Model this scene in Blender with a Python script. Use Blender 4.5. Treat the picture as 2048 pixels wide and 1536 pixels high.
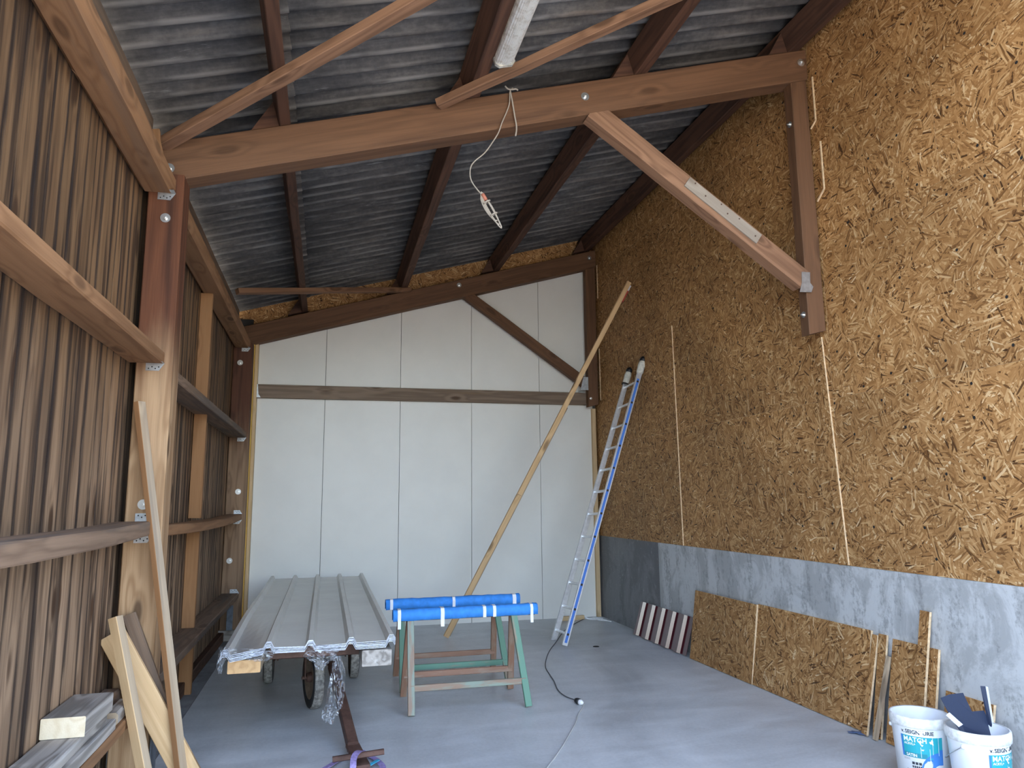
import bpy, bmesh, math, random
from mathutils import Vector, Matrix, noise as mnoise
random.seed(7)
PI = math.pi
for o in list(bpy.data.objects): bpy.data.objects.remove(o)
SC = bpy.context.scene
COL = SC.collection

# ------------------------------------------------------------------ camera
CAMZ, FPX = 1.6026, 1461.02
PITCH, YAW, ROLL = 0.1580, 0.2482, -0.0099
_fwd = Vector((math.sin(YAW)*math.cos(PITCH), math.cos(YAW)*math.cos(PITCH), math.sin(PITCH)))
_rt = Vector((math.cos(YAW), -math.sin(YAW), 0)); _up = _rt.cross(_fwd)
_c, _s = math.cos(ROLL), math.sin(ROLL)
CR, CU = _c*_rt + _s*_up, -_s*_rt + _c*_up
cd = bpy.data.cameras.new('camera'); cam = bpy.data.objects.new('camera', cd); COL.objects.link(cam)
cd.sensor_width = 36; cd.lens = FPX/2048*36; cd.clip_start = .05; cd.clip_end = 300
cam.matrix_world = Matrix(((CR.x, CU.x, -_fwd.x, 0), (CR.y, CU.y, -_fwd.y, 0), (CR.z, CU.z, -_fwd.z, CAMZ), (0, 0, 0, 1)))
SC.camera = cam
def ray(px, py): return CR*((px-1024)/FPX) - CU*((py-768)/FPX) + _fwd
def at(px, py, X=None, Y=None, Z=None):
    d = ray(px, py)
    t = X/d.x if X is not None else Y/d.y if Y is not None else (Z-CAMZ)/d.z
    return Vector((d.x*t, d.y*t, d.z*t+CAMZ))

# ------------------------------------------------------------------ world, sun, exposure
SUN_DIR = Vector((-.30, .50, .81)).normalized()          # towards the sun: high behind the shed
w = bpy.data.worlds.new('sky'); SC.world = w; w.use_nodes = True
wt = w.node_tree; bg = wt.nodes['Background']
sk = wt.nodes.new('ShaderNodeTexSky'); sk.sky_type = 'NISHITA'; sk.sun_disc = False
sk.sun_elevation = math.asin(SUN_DIR.z); sk.sun_rotation = math.atan2(SUN_DIR.x, SUN_DIR.y)
sk.air_density = 1.0; sk.dust_density = 2.5; sk.ozone_density = 1.0
hs = wt.nodes.new('ShaderNodeHueSaturation'); hs.inputs['Saturation'].default_value = .78   # thin haze
wt.links.new(sk.outputs[0], hs.inputs['Color']); wt.links.new(hs.outputs[0], bg.inputs[0]); bg.inputs[1].default_value = 0.55
sl = bpy.data.lights.new('sun', 'SUN'); sl.energy = 3.6; sl.angle = .009; sl.color = (1, .93, .82)
so = bpy.data.objects.new('sun', sl); COL.objects.link(so)
so.rotation_euler = (-SUN_DIR).to_track_quat('-Z', 'Y').to_euler(); so.location = SUN_DIR*30
vs = SC.view_settings; vs.view_transform = 'Standard'; vs.look = 'None'; vs.gamma = 1; vs.use_curve_mapping = False
vs.exposure = 1.76
SC.cycles.max_bounces = 6; SC.cycles.diffuse_bounces = 4; SC.cycles.glossy_bounces = 3; SC.cycles.transparent_max_bounces = 6; SC.cycles.caustics_reflective = False; SC.cycles.caustics_refractive = False
SC.cycles.sample_clamp_indirect = 6

# ------------------------------------------------------------------ node helpers and materials
class T:
    def __init__(s, name):
        s.m = bpy.data.materials.new(name); s.m.use_nodes = True; s.t = s.m.node_tree; s.t.nodes.clear()
        s.out = s.t.nodes.new('ShaderNodeOutputMaterial'); s.b = s.t.nodes.new('ShaderNodeBsdfPrincipled')
        s.t.links.new(s.b.outputs[0], s.out.inputs[0])
    def n(s, typ, *ins, out=0, **props):
        nd = s.t.nodes.new('ShaderNode'+typ)
        for k, v in props.items(): setattr(nd, k, v)
        for i, v in enumerate(ins): s.put(nd.inputs[i], v)
        return nd.outputs[out]
    def put(s, sock, v):
        if v is None: return
        if isinstance(v, bpy.types.NodeSocket): s.t.links.new(v, sock)
        else:
            if hasattr(sock, 'default_value'):
                if sock.type == 'RGBA' and len(v) == 3: v = (*v, 1)
                sock.default_value = v
    def set(s, **kw):
        for k, v in kw.items(): s.put(s.b.inputs[k.replace('_', ' ')], v)
    def math(s, op, a, b=0., clamp=False):
        return s.n('Math', a, b, operation=op, use_clamp=clamp)
    def vm(s, op, a, b): return s.n('VectorMath', a, b, operation=op)
    def noise(s, vec, scale, detail=2, rough=.5, dist=0, out=0):
        nd = s.t.nodes.new('ShaderNodeTexNoise'); s.put(nd.inputs['Vector'], vec)
        nd.inputs['Scale'].default_value = scale; nd.inputs['Detail'].default_value = detail
        nd.inputs['Roughness'].default_value = rough; nd.inputs['Distortion'].default_value = dist
        return nd.outputs[out]
    def vor(s, vec, scale, out='Distance', feature='F1', dim='3D', rnd=1):
        nd = s.t.nodes.new('ShaderNodeTexVoronoi'); nd.voronoi_dimensions = dim; nd.feature = feature
        s.put(nd.inputs['Vector'], vec); nd.inputs['Scale'].default_value = scale; nd.inputs['Randomness'].default_value = rnd
        return nd.outputs[out]
    def step(s, v, a, b, lo=0., hi=1.):
        nd = s.t.nodes.new('ShaderNodeMapRange'); nd.interpolation_type = 'SMOOTHSTEP'; s.put(nd.inputs[0], v)
        for i, x in enumerate((a, b, lo, hi)): nd.inputs[i+1].default_value = x
        return nd.outputs[0]
    def mix(s, f, a, b, blend='MIX'):
        nd = s.t.nodes.new('ShaderNodeMix'); nd.data_type = 'RGBA'; nd.blend_type = blend
        s.put(nd.inputs[0], f); s.put(nd.inputs[6], a); s.put(nd.inputs[7], b); return nd.outputs[2]
    def ramp(s, f, stops):
        nd = s.t.nodes.new('ShaderNodeValToRGB'); cr = nd.color_ramp
        while len(cr.elements) < len(stops): cr.elements.new(.5)
        for e, (p, c) in zip(cr.elements, stops): e.position = p; e.color = (*c, 1)
        s.put(nd.inputs[0], f); return nd.outputs[0]
    def co(s): return s.t.nodes.new('ShaderNodeTexCoord').outputs['Object']
    def rnd(s): return s.t.nodes.new('ShaderNodeObjectInfo').outputs['Random']
    def pco(s, k=40.):
        r = s.rnd(); v = s.n('CombineXYZ', s.math('MULTIPLY', r, k), s.math('MULTIPLY', r, k*.71), s.math('MULTIPLY', r, k*.37))
        return s.vm('ADD', s.co(), v)
    def sep(s, v, i): return s.n('SeparateXYZ', v, out=i)
    def bump(s, h, strength=.3, dist=.01):
        nd = s.t.nodes.new('ShaderNodeBump'); nd.inputs['Strength'].default_value = strength; nd.inputs['Distance'].default_value = dist
        s.put(nd.inputs['Height'], h); s.put(s.b.inputs['Normal'], nd.outputs[0])

def wood(name, A, B, stain=None, st=(.55, .75), samt=.7, knot=(.06, .03, .015), rough=.75, vary=.25, ring=.5, kn=.5, low=None, lowz=(2.0, 2.6), bump=.25, bleach=None, edge=None):
    """timber: grain along local X; A light, B dark, stain = blotches, low = colour of the part below lowz (local x)"""
    t = T(name); p = t.pco()
    v = t.vor(t.vm('MULTIPLY', p, (1.9, 5.5, 5.5)), 1.0)
    s1 = t.noise(t.vm('MULTIPLY', p, (.45, 7, 7)), 1.0, 2, .55)
    kd = t.step(v, .0, .45, 1, 0)
    ph = t.math('ADD', t.math('MULTIPLY', s1, 34.), t.math('MULTIPLY', kd, 9.))
    rg = t.math('MULTIPLY_ADD', t.math('SINE', ph), .5); t.t.nodes[-1].inputs[2].default_value = .5
    fine = t.noise(t.vm('MULTIPLY', p, (3.5, 130, 130)), 1.0, 2, .6)
    rg = t.math('POWER', rg, 1.6)
    f = t.math('ADD', t.math('MULTIPLY', rg, ring*.95), t.math('MULTIPLY', t.math('SUBTRACT', fine, .28), .62))
    f = t.math('ADD', f, t.math('MULTIPLY', t.math('SUBTRACT', s1, .45), .9))
    def tone(a, b): return t.mix(t.math('MINIMUM', f, 1., True), a, b)
    c = tone(A, B)
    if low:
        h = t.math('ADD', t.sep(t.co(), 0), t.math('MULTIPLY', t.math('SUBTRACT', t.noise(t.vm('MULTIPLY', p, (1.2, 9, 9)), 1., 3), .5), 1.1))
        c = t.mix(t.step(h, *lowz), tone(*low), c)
    if stain:
        sn = t.noise(t.vm('MULTIPLY', p, (.55, 9, 9)), 1., 3, .65)
        c = t.mix(t.step(sn, st[0], st[1], 0, samt), c, stain)
    if edge:
        gy = t.n('SeparateXYZ', t.t.nodes.new('ShaderNodeTexCoord').outputs['Generated'], out=1)
        ed = t.math('ABSOLUTE', t.math('SUBTRACT', gy, .5))
        ed = t.math('ADD', ed, t.math('MULTIPLY', t.math('SUBTRACT', t.noise(t.vm('MULTIPLY', p, (1.6, 12, 12)), 1., 2, .6), .5), .42))
        c = t.mix(t.step(ed, .36, .50, 0, edge[1]), c, edge[0])
    if bleach:
        bn = t.noise(t.vm('MULTIPLY', p, (.8, 22, 22)), 1.3, 3, .6)
        c = t.mix(t.step(bn, .55, .75, 0, bleach[1]), c, bleach[0])
    c = t.mix(t.step(v, .11, .21, kn, 0), c, knot)
    r = t.math('MULTIPLY_ADD', t.rnd(), vary*2); t.t.nodes[-1].inputs[2].default_value = 1-vary
    c = t.mix(1., c, t.n('CombineColor', r, r, r), 'MULTIPLY')
    t.set(Base_Color=c, Roughness=rough); t.b.inputs['Specular IOR Level'].default_value = .25
    t.bump(fine, bump, .003); return t.m

def osb(name, gain=1.0):
    t = T(name); p = t.pco(17.)
    p2 = t.vm('ADD', p, t.vm('MULTIPLY', t.vm('SUBTRACT', t.noise(p, 4., 1, out=1), (.5, .5, .5)), (.035, .035, 0)))
    cols = [(0, (.075, .032, .010)), (.08, (.17, .075, .022)), (.24, (.34, .165, .055)), (.64, (.475, .25, .092)), (.86, (.64, .395, .175)), (1, (.80, .59, .34))]
    c = None; hsum = None
    for k, (a, sx, sy, thr) in enumerate([(.3, 10, 48, 0), (1.25, 12, 62, .45), (-.55, 11, 78, .5), (.75, 10, 95, .58), (-1.1, 9, 115, .68)]):
        pc = t.vor(t.vm('ADD', p2, (k*3.7, k*5.3, 0)), 6.5+k, 'Color', dim='2D')             # each patch of flakes has its own direction
        nd = t.t.nodes.new('ShaderNodeVectorRotate'); nd.rotation_type = 'Z_AXIS'; t.put(nd.inputs['Vector'], p2)
        t.put(nd.inputs['Angle'], t.math('ADD', t.math('MULTIPLY', t.n('SeparateColor', pc, out=0), 2.6), a))
        q = t.vm('ADD', t.vm('MULTIPLY', nd.outputs[0], (sx, sy, 1)), (k*13.1, k*7.7, 0))
        rc = t.vor(q, 1., 'Color', dim='2D')
        r = t.n('SeparateColor', rc, out=0); g = t.n('SeparateColor', rc, out=1)
        fib = t.n('SeparateColor', rc, out=2)
        lc = t.ramp(t.math('ADD', t.math('MULTIPLY', g, .85), t.math('MULTIPLY', t.math('SUBTRACT', fib, .35), .25)), cols)
        if c is None: c = lc; h0 = g
        else:
            c = t.mix(t.math('GREATER_THAN', r, thr), c, lc)
    big = t.noise(p, 1.1, 2); gn = t.step(big, .3, .7, .78*gain, 1.02*gain)
    c = t.mix(1., c, t.n('CombineColor', gn, gn, gn), 'MULTIPLY')
    t.set(Base_Color=c, Roughness=.62); t.b.inputs['Specular IOR Level'].default_value = .3
    t.bump(h0, .2, .003); return t.m

def plain(name, col, rough=.5, metal=0., spec=.5, var=0., vs=6., coat=0., bump=0.):
    t = T(name); t.set(Base_Color=col, Roughness=rough, Metallic=metal); t.b.inputs['Specular IOR Level'].default_value = spec
    if coat: t.b.inputs['Coat Weight'].default_value = coat; t.b.inputs['Coat Roughness'].default_value = .08
    if var:
        n = t.noise(t.pco(9.), vs, 5, .6); g = t.step(n, .3, .72, 1-var, 1+var*.6)
        t.set(Base_Color=t.mix(1., col, t.n('CombineColor', g, g, g), 'MULTIPLY'))
        if bump: t.bump(n, bump, .006)
    return t.m

def painted_worn(name, paint, bare, amt=.5, rough=.6):
    t = T(name); p = t.pco()
    n = t.noise(t.vm('MULTIPLY', p, (2.5, 14, 14)), 1., 5, .65); fine = t.noise(t.vm('MULTIPLY', p, (4, 120, 120)), 1., 2)
    wd = t.mix(fine, bare, tuple(x*.55 for x in bare)); c = t.mix(t.step(n, amt-.08, amt+.08), paint, wd)
    t.set(Base_Color=c, Roughness=rough); t.bump(n, .2, .003); return t.m

def concrete_floor(name, A, B, rough=(.28, .55), sc=1.):
    t = T(name); p = t.co()
    n1 = t.noise(t.vm('MULTIPLY', p, (1, .45, 1)), .9*sc, 6, .62, .6); n2 = t.noise(t.vm('MULTIPLY', p, (1.2, 3.2, 1)), 1.1*sc, 5, .62, .5); n3 = t.noise(p, 45, 2, .6)
    f = t.math('ADD', t.math('ADD', t.math('MULTIPLY', n1, .5), t.math('MULTIPLY', n2, .38)), t.math('MULTIPLY', n3, .12))
    c = t.ramp(f, [(.36, A), (.50, tuple((a+b)/2 for a, b in zip(A, B))), (.64, B)])
    sp = t.vor(p, 7.); c = t.mix(t.step(sp, .02, .05, .25, 0), c, (.2, .2, .21))
    t.set(Base_Color=c, Roughness=t.step(n2, .3, .7, *rough)); t.bump(n3, .04, .004); return t.m

def concrete_wall(name, A, B, C, st=.5):
    t = T(name); p = t.co()
    n1 = t.noise(t.vm('MULTIPLY', p, (1.1, 1, .7)), 2.4, 6, .72, .8); n2 = t.noise(t.vm('MULTIPLY', p, (6, 6, 1.2)), 1.6, 5, .7); n3 = t.noise(p, 26, 4, .7)
    pa = t.step(n1, .44, .58); c = t.mix(pa, A, B)
    c = t.mix(t.step(t.math('ADD', t.math('MULTIPLY', n2, .6), t.math('MULTIPLY', n3, .4)), .5, .62, 0, st), c, C)
    c = t.mix(t.step(n3, .62, .72, 0, .5), c, (.55, .57, .6))
    t.set(Base_Color=c, Roughness=.7); t.bump(n3, .3, .006); return t.m

M = {}
M['rafter'] = wood('rafter_wood', (.170, .087, .045), (.073, .037, .020), stain=(.05, .024, .015), st=(.5, .8), samt=.6, rough=.65, vary=.10, ring=.28, kn=.6)
M['purlin'] = wood('purlin_wood', (.125, .060, .036), (.048, .024, .016), stain=(.03, .016, .012), st=(.45, .75), samt=.7, vary=.15)
M['brace'] = wood('brace_wood', (.30, .165, .095), (.14, .072, .04), stain=(.09, .05, .03), st=(.55, .8), samt=.5, vary=.12)
M['girt'] = wood('girt_wood', (.32, .168, .080), (.18, .088, .040), stain=(.20, .13, .085), st=(.5, .72), samt=.55, vary=.08, rough=.8)
M['girt_grey'] = wood('weathered_girt_wood', (.25, .165, .108), (.13, .082, .052), stain=(.12, .10, .085), st=(.45, .65), samt=.75, vary=.1, rough=.85)
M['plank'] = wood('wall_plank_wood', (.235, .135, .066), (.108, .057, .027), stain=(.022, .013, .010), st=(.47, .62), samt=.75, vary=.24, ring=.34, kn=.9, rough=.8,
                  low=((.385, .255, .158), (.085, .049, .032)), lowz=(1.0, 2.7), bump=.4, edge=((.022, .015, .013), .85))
M['post'] = wood('post_wood', (.155, .058, .027), (.060, .023, .012), stain=(.035, .015, .010), st=(.52, .75), samt=.6, vary=.05, low=((.50, .325, .18), (.25, .135, .062)), lowz=(1.95, 2.75), kn=.8)
M['post_far'] = wood('far_post_wood', (.13, .055, .032), (.055, .025, .016), stain=(.04, .022, .016), samt=.6, vary=.05, low=((.34, .22, .135), (.17, .10, .058)), lowz=(1.9, 2.6), kn=.8)
M['stud'] = wood('orange_stud_wood', (.38, .195, .085), (.245, .115, .047), vary=.08, ring=.3)
M['yellow'] = wood('yellow_trim_wood', (.66, .43, .11), (.48, .28, .06), vary=.05, ring=.3, kn=.3)
M['pale'] = wood('pale_trim_wood', (.70, .52, .31), (.52, .36, .19), vary=.05, ring=.3, kn=.3)
M['pine'] = wood('fresh_pine_wood', (.70, .48, .26), (.49, .30, .14), vary=.1, ring=.4, kn=.6)
M['pine_grey'] = wood('greyed_pine_wood', (.50, .385, .26), (.30, .22, .145), stain=(.25, .21, .17), samt=.6, vary=.1)
M['grey_board'] = wood('silvery_weathered_wood', (.47, .43, .385), (.22, .20, .175), stain=(.34, .30, .25), samt=.5, vary=.12, ring=.8, bleach=((.62, .60, .57), .5), rough=.85)
M['patch'] = wood('grey_patch_wood', (.36, .31, .25), (.22, .18, .14), stain=(.42, .38, .32), samt=.4, vary=.03, ring=.3, kn=.3)
M['rail'] = wood('grey_brown_rail_wood', (.30, .225, .165), (.15, .105, .075), stain=(.33, .20, .09), st=(.6, .8), samt=.5, vary=.05, kn=.7)
M['endgrain'] = wood('cut_end_wood', (.84, .73, .54), (.72, .58, .38), vary=.05, ring=.6, kn=0)
M['endgrain_dk'] = wood('cut_end_orange_wood', (.72, .46, .23), (.54, .32, .15), vary=.05, ring=.6, kn=0)
M['osb'] = osb('osb_board'); M['osb_edge'] = plain('osb_cut_edge', (.72, .53, .32), .8, var=.25, vs=30)
M['galv'] = plain('galvanised_steel', (.55, .57, .58), .38, .85, var=.2, vs=25)
M['bolt'] = plain('zinc_bolt', (.72, .72, .70), .3, .9)
M['dark'] = plain('dark_hole', (.012, .011, .010), .8)
M['white_panel'] = plain('white_lacquered_panel', (.80, .79, .735), .42, var=.03, vs=2.)
M['joint'] = plain('panel_joint_grey', (.22, .22, .21), .7)
M['alu'] = plain('aluminium', (.74, .75, .76), .36, .75, var=.12, vs=30)
M['blue_stripe'] = plain('blue_sticker', (.06, .19, .62), .45)
M['black'] = plain('black_plastic', (.012, .012, .014), .45)
M['cloth_white'] = plain('white_cloth', (.70, .68, .60), .9, var=.2, vs=40, bump=.3)
M['foam'] = plain('blue_foam_padding', (.045, .27, .76), .8, var=.15, vs=18, bump=.15)
M['tape'] = plain('white_tape', (.80, .80, .80), .5)
M['green'] = painted_worn('worn_green_paint', (.13, .27, .19), (.42, .31, .22), .60)
M['greenbare'] = painted_worn('mostly_bare_green_paint', (.26, .31, .25), (.40, .27, .19), .47)
M['brownleg'] = painted_worn('worn_brown_paint', (.30, .16, .10), (.44, .31, .22), .55)
M['sheet'] = plain('taupe_lacquered_steel', (.56, .545, .505), .27, .1, .5, var=.05, vs=3.)
M['sheet_edge'] = plain('filmed_sheet_edge', (.60, .64, .72), .4, .2, var=.35, vs=60)
M['rust'] = plain('rusty_brown_steel', (.14, .075, .055), .6, .35, var=.35, vs=14, bump=.15)
M['tyre'] = plain('worn_rubber_tyre', (.030, .030, .031), .8, var=.4, vs=20, bump=.3)
M['tread'] = plain('dusty_tyre_tread', (.36, .34, .31), .9, var=.55, vs=34, bump=.5)
M['rim'] = plain('dirty_wheel_rim', (.33, .25, .18), .6, .4, var=.4, vs=12)
M['maroon'] = plain('burgundy_lacquered_steel', (.085, .013, .020), .17, 0., .6, coat=.6)
M['navy'] = plain('dark_blue_lacquered_steel', (.030, .042, .082), .42, .1)
M['lamp_body'] = plain('dusty_white_lamp_housing', (.55, .53, .46), .6, var=.5, vs=14)
M['bucket'] = plain('white_bucket_plastic', (.80, .82, .84), .32, var=.04, vs=9.)
M['bucket_drip'] = plain('dried_white_paint', (.84, .84, .82), .6, var=.22, vs=34., bump=.4)
M['teal'] = plain('teal_label_print', (.02, .36, .42), .4); M['teal_dk'] = plain('dark_teal_label_print', (.02, .24, .30), .4)
M['lblue'] = plain('blue_label_print', (.05, .20, .55), .4); M['ink'] = plain('black_label_print', (.03, .035, .045), .5)
M['lwhite'] = plain('white_label_print', (.82, .84, .85), .4)
M['cord_dk'] = plain('dark_grey_cable', (.10, .10, .105), .6); M['cord_lt'] = plain('pale_grey_cable', (.50, .50, .48), .6)
M['rope'] = plain('dusty_wire', (.40, .35, .29), .8); M['red'] = plain('red_plastic', (.42, .05, .03), .5); M['salmon'] = plain('faded_red_tape', (.45, .16, .10), .7)
M['strap'] = plain('purple_webbing', (.36, .28, .56), .8, var=.3, vs=60); M['cyan'] = plain('cyan_tag', (.05, .42, .62), .5)
M['scrap'] = plain('blue_plastic_scrap', (.10, .17, .32), .4, var=.4, vs=30)
M['steel_shoe'] = plain('blue_grey_painted_steel', (.20, .23, .27), .55, .3, var=.3, vs=15)
M['floor'] = concrete_floor('smoothed_concrete', (.38, .40, .408), (.72, .742, .75), (.32, .52))
M['floor_edge'] = concrete_floor('rough_concrete_strip', (.16, .16, .165), (.36, .365, .375), (.7, .85), 3.)
M['cw_light'] = concrete_wall('cast_concrete', (.56, .572, .57), (.40, .408, .405), (.20, .203, .20), .65)
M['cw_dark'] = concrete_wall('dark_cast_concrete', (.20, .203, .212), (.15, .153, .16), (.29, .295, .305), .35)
M['yard'] = plain('gravel_yard', (.36, .32, .26), .95, var=.25, vs=3.)
def fibre_cement():
    t = T('aged_fibre_cement'); p = t.co(); r = t.rnd()
    q = t.vm('ADD', p, t.n('CombineXYZ', t.math('MULTIPLY', r, 9.), t.math('MULTIPLY', r, 23.), 0.))
    n1 = t.noise(t.vm('MULTIPLY', q, (1.3, 11, 1)), 1., 6, .7); n2 = t.noise(q, 22, 4, .65); n3 = t.noise(t.vm('MULTIPLY', q, (2.5, 20, 1)), 1., 5, .75)
    c = t.ramp(t.math('ADD', t.math('MULTIPLY', n1, .7), t.math('MULTIPLY', n2, .3)), [(.32, (.028, .028, .031)), (.5, (.078, .074, .072)), (.68, (.16, .15, .14))])
    c = t.mix(t.step(n3, .60, .74, 0, .55), c, (.36, .36, .35)); c = t.mix(t.step(n1, .55, .8, 0, .35), c, (.15, .105, .075))
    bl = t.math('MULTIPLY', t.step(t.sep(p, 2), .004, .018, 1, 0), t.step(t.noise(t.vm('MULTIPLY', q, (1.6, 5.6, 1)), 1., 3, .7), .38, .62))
    c = t.mix(t.math('MULTIPLY', bl, .6), c, (.30, .285, .265))        # light bounced off the floor, painted as broken pale streaks on the low wave crests
    g = t.math('MULTIPLY_ADD', r, .5); t.t.nodes[-1].inputs[2].default_value = .75
    c = t.mix(1., c, t.n('CombineColor', g, g, g), 'MULTIPLY')
    t.set(Base_Color=c, Roughness=.85); t.bump(n2, .25, .004); return t.m
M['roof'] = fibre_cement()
def film():
    t = T('clear_plastic_film'); tr = t.t.nodes.new('ShaderNodeBsdfTransparent'); tr.inputs[0].default_value = (.93, .94, .96, 1)
    gl = t.t.nodes.new('ShaderNodeBsdfGlossy'); gl.inputs['Roughness'].default_value = .18; gl.inputs[0].default_value = (.9, .92, .95, 1)
    df = t.t.nodes.new('ShaderNodeBsdfDiffuse'); df.inputs[0].default_value = (.75, .77, .80, 1)
    m1 = t.t.nodes.new('ShaderNodeMixShader'); m1.inputs[0].default_value = .18; m2 = t.t.nodes.new('ShaderNodeMixShader'); fr = t.t.nodes.new('ShaderNodeFresnel'); fr.inputs[0].default_value = 1.6
    L = t.t.links; L.new(gl.outputs[0], m1.inputs[1]); L.new(df.outputs[0], m1.inputs[2])
    f = t.math('ADD', t.math('MULTIPLY', fr.outputs[0], .55), .03, True)
    L.new(f, m2.inputs[0]); L.new(tr.outputs[0], m2.inputs[1]); L.new(m1.outputs[0], m2.inputs[2]); L.new(m2.outputs[0], t.out.inputs[0]); return t.m
M['film'] = film()
def acrylic():
    t = T('dusty_ribbed_acrylic'); n = t.noise(t.pco(9.), 26, 4, .7)
    t.set(Base_Color=t.mix(t.step(n, .45, .75), (.80, .80, .76), (.45, .41, .34)), Roughness=.3); t.b.inputs['Transmission Weight'].default_value = .25; return t.m
M['acrylic'] = acrylic()

# ------------------------------------------------------------------ object helpers
WM = {}
def wmat(o): return WM.get(o.name, Matrix.Identity(4))
def link(o, parent=None, world=None):
    COL.objects.link(o); world = world or Matrix.Identity(4)
    WM[o.name] = world
    if parent is not None: o.parent = parent; o.matrix_basis = wmat(parent).inverted() @ world
    else: o.matrix_basis = world
    return o
def thing(name, label, cat, loc, group=None):
    o = bpy.data.objects.new(name, None); o.empty_display_size = .1; link(o, None, Matrix.Translation(Vector(loc)))
    return tag(o, label, cat, group)
def tag(o, label, cat, group=None):
    o['label'] = label; o['category'] = cat
    if group: o['group'] = group
    return o
def struct(name, loc=(0, 0, 0)):
    o = bpy.data.objects.new(name, None); link(o, None, Matrix.Translation(Vector(loc))); o['kind'] = 'structure'; return o
def mesh(name, vs, fs, mats, parent=None, world=None, smooth=False, fm=None):
    me = bpy.data.meshes.new(name); me.from_pydata([tuple(v) for v in vs], [], fs)
    for m in (mats if isinstance(mats, (list, tuple)) else [mats]): me.materials.append(M[m])
    if fm: me.polygons.foreach_set('material_index', fm)
    if smooth: me.polygons.foreach_set('use_smooth', [True]*len(me.polygons))
    me.update(); o = bpy.data.objects.new(name, me); return link(o, parent, world)
def frame(p0, p1, up):
    p0, p1, up = Vector(p0), Vector(p1), Vector(up); x = (p1-p0).normalized()
    y = up.cross(x).normalized(); z = x.cross(y)
    return Matrix(((x.x, y.x, z.x, p0.x), (x.y, y.y, z.y, p0.y), (x.z, y.z, z.z, p0.z), (0, 0, 0, 1))), (p1-p0).length
def loftbox(L, w, t, ch=.004, n=2, jit=0., bow=None, taper=None, mats=1, sides=False, cut=(0, 0)):
    """chamfered bar along +X centred on the axis; returns verts, faces, face material"""
    vs, fs, fm = [], [], []; hw, ht = w/2, t/2; ch = min(ch, hw*.45, ht*.45)
    sec = [(-hw+ch, -ht), (hw-ch, -ht), (hw, -ht+ch), (hw, ht-ch), (hw-ch, ht), (-hw+ch, ht), (-hw, ht-ch), (-hw, -ht+ch)]
    for i in range(n):
        f = i/(n-1); b = bow(f) if bow else (0, 0); k = taper(f) if taper else 1
        jy, jz = (random.uniform(-jit, jit), random.uniform(-jit, jit)) if 0 < i < n-1 else (0, 0)
        for (y, z) in sec:
            x = L*f + (cut[0]*z if i == 0 else cut[1]*z if i == n-1 else 0)
            vs.append((x, y*k+b[0]+jy, z*k+b[1]+jz))
    for i in range(n-1):
        for j in range(8):
            a, b2 = i*8+j, i*8+(j+1) % 8; fs.append((a, a+8, b2+8, b2)); fm.append(mats-1 if sides and j in (1, 2, 3, 5, 6, 7) else 0)
    fs.append(tuple(range(8))); fs.append(tuple(reversed(range((n-1)*8, n*8)))); fm += [mats-1]*2
    return vs, fs, fm
def beam(name, p0, p1, w, t, mat, parent=None, up=(0, 0, 1), ch=.004, n=2, jit=0., bow=None, taper=None, end=None, sides=False, cut=(0, 0)):
    """w across (local y), t along up (local z)"""
    Wd, L = frame(p0, p1, up); vs, fs, fm = loftbox(L, w, t, ch, n, jit, bow, taper, 2 if end else 1, sides, cut)
    return mesh(name, vs, fs, [mat]+([end] if end else []), parent, Wd, False, fm)
def box(name, lo, hi, mat, parent=None, ch=.003, along=0, end=None, sides=False, n=2, jit=0., bow=None):
    lo, hi = Vector(lo), Vector(hi); c = (lo+hi)/2; d = hi-lo
    p0, p1 = c.copy(), c.copy(); p0[along] = lo[along]; p1[along] = hi[along]
    up = (0, 0, 1) if along != 2 else (1, 0, 0)
    z = d.z if along != 2 else d.x; y = d.y if along in (0, 2) else d.x
    return beam(name, p0, p1, y, z, mat, parent, up, ch, n, jit, bow, None, end, sides)
def tube(name, pts, r, mat, parent=None, sides=8, closed=False, smooth=True, world=None):
    pts = [Vector(p) for p in pts]; n = len(pts); vs, fs = [], []; prev = None
    for i, p in enumerate(pts):
        a = pts[(i-1) % n] if closed else pts[max(i-1, 0)]; b = pts[(i+1) % n] if closed else pts[min(i+1, n-1)]
        t = (b-a).normalized(); u = (prev - t*prev.dot(t)) if prev else t.orthogonal()
        if u.length < 1e-6: u = t.orthogonal()
        u.normalize(); prev = u; v = t.cross(u); rr = r[i] if isinstance(r, (list, tuple)) else r
        for k in range(sides):
            an = 2*PI*k/sides; vs.append(p + (u*math.cos(an)+v*math.sin(an))*rr)
    m = n if closed else n-1
    for i in range(m):
        for k in range(sides):
            a, b = i*sides+k, i*sides+(k+1) % sides; c, d = ((i+1) % n)*sides+(k+1) % sides, ((i+1) % n)*sides+k
            fs.append((a, b, c, d))
    if not closed: fs.append(tuple(reversed(range(sides)))); fs.append(tuple(range((n-1)*sides, n*sides)))
    return mesh(name, vs, fs, mat, parent, world, smooth)
def spline(pts, k=6):
    pts = [Vector(p) for p in pts]; out = []
    for i in range(len(pts)-1):
        p0, p1, p2, p3 = pts[max(i-1, 0)], pts[i], pts[i+1], pts[min(i+2, len(pts)-1)]
        for j in range(k):
            t = j/k; out.append(.5*((2*p1)+(p2-p0)*t+(2*p0-5*p1+4*p2-p3)*t*t+(3*p1-p0-3*p2+p3)*t**3))
    return out+[pts[-1]]
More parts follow.
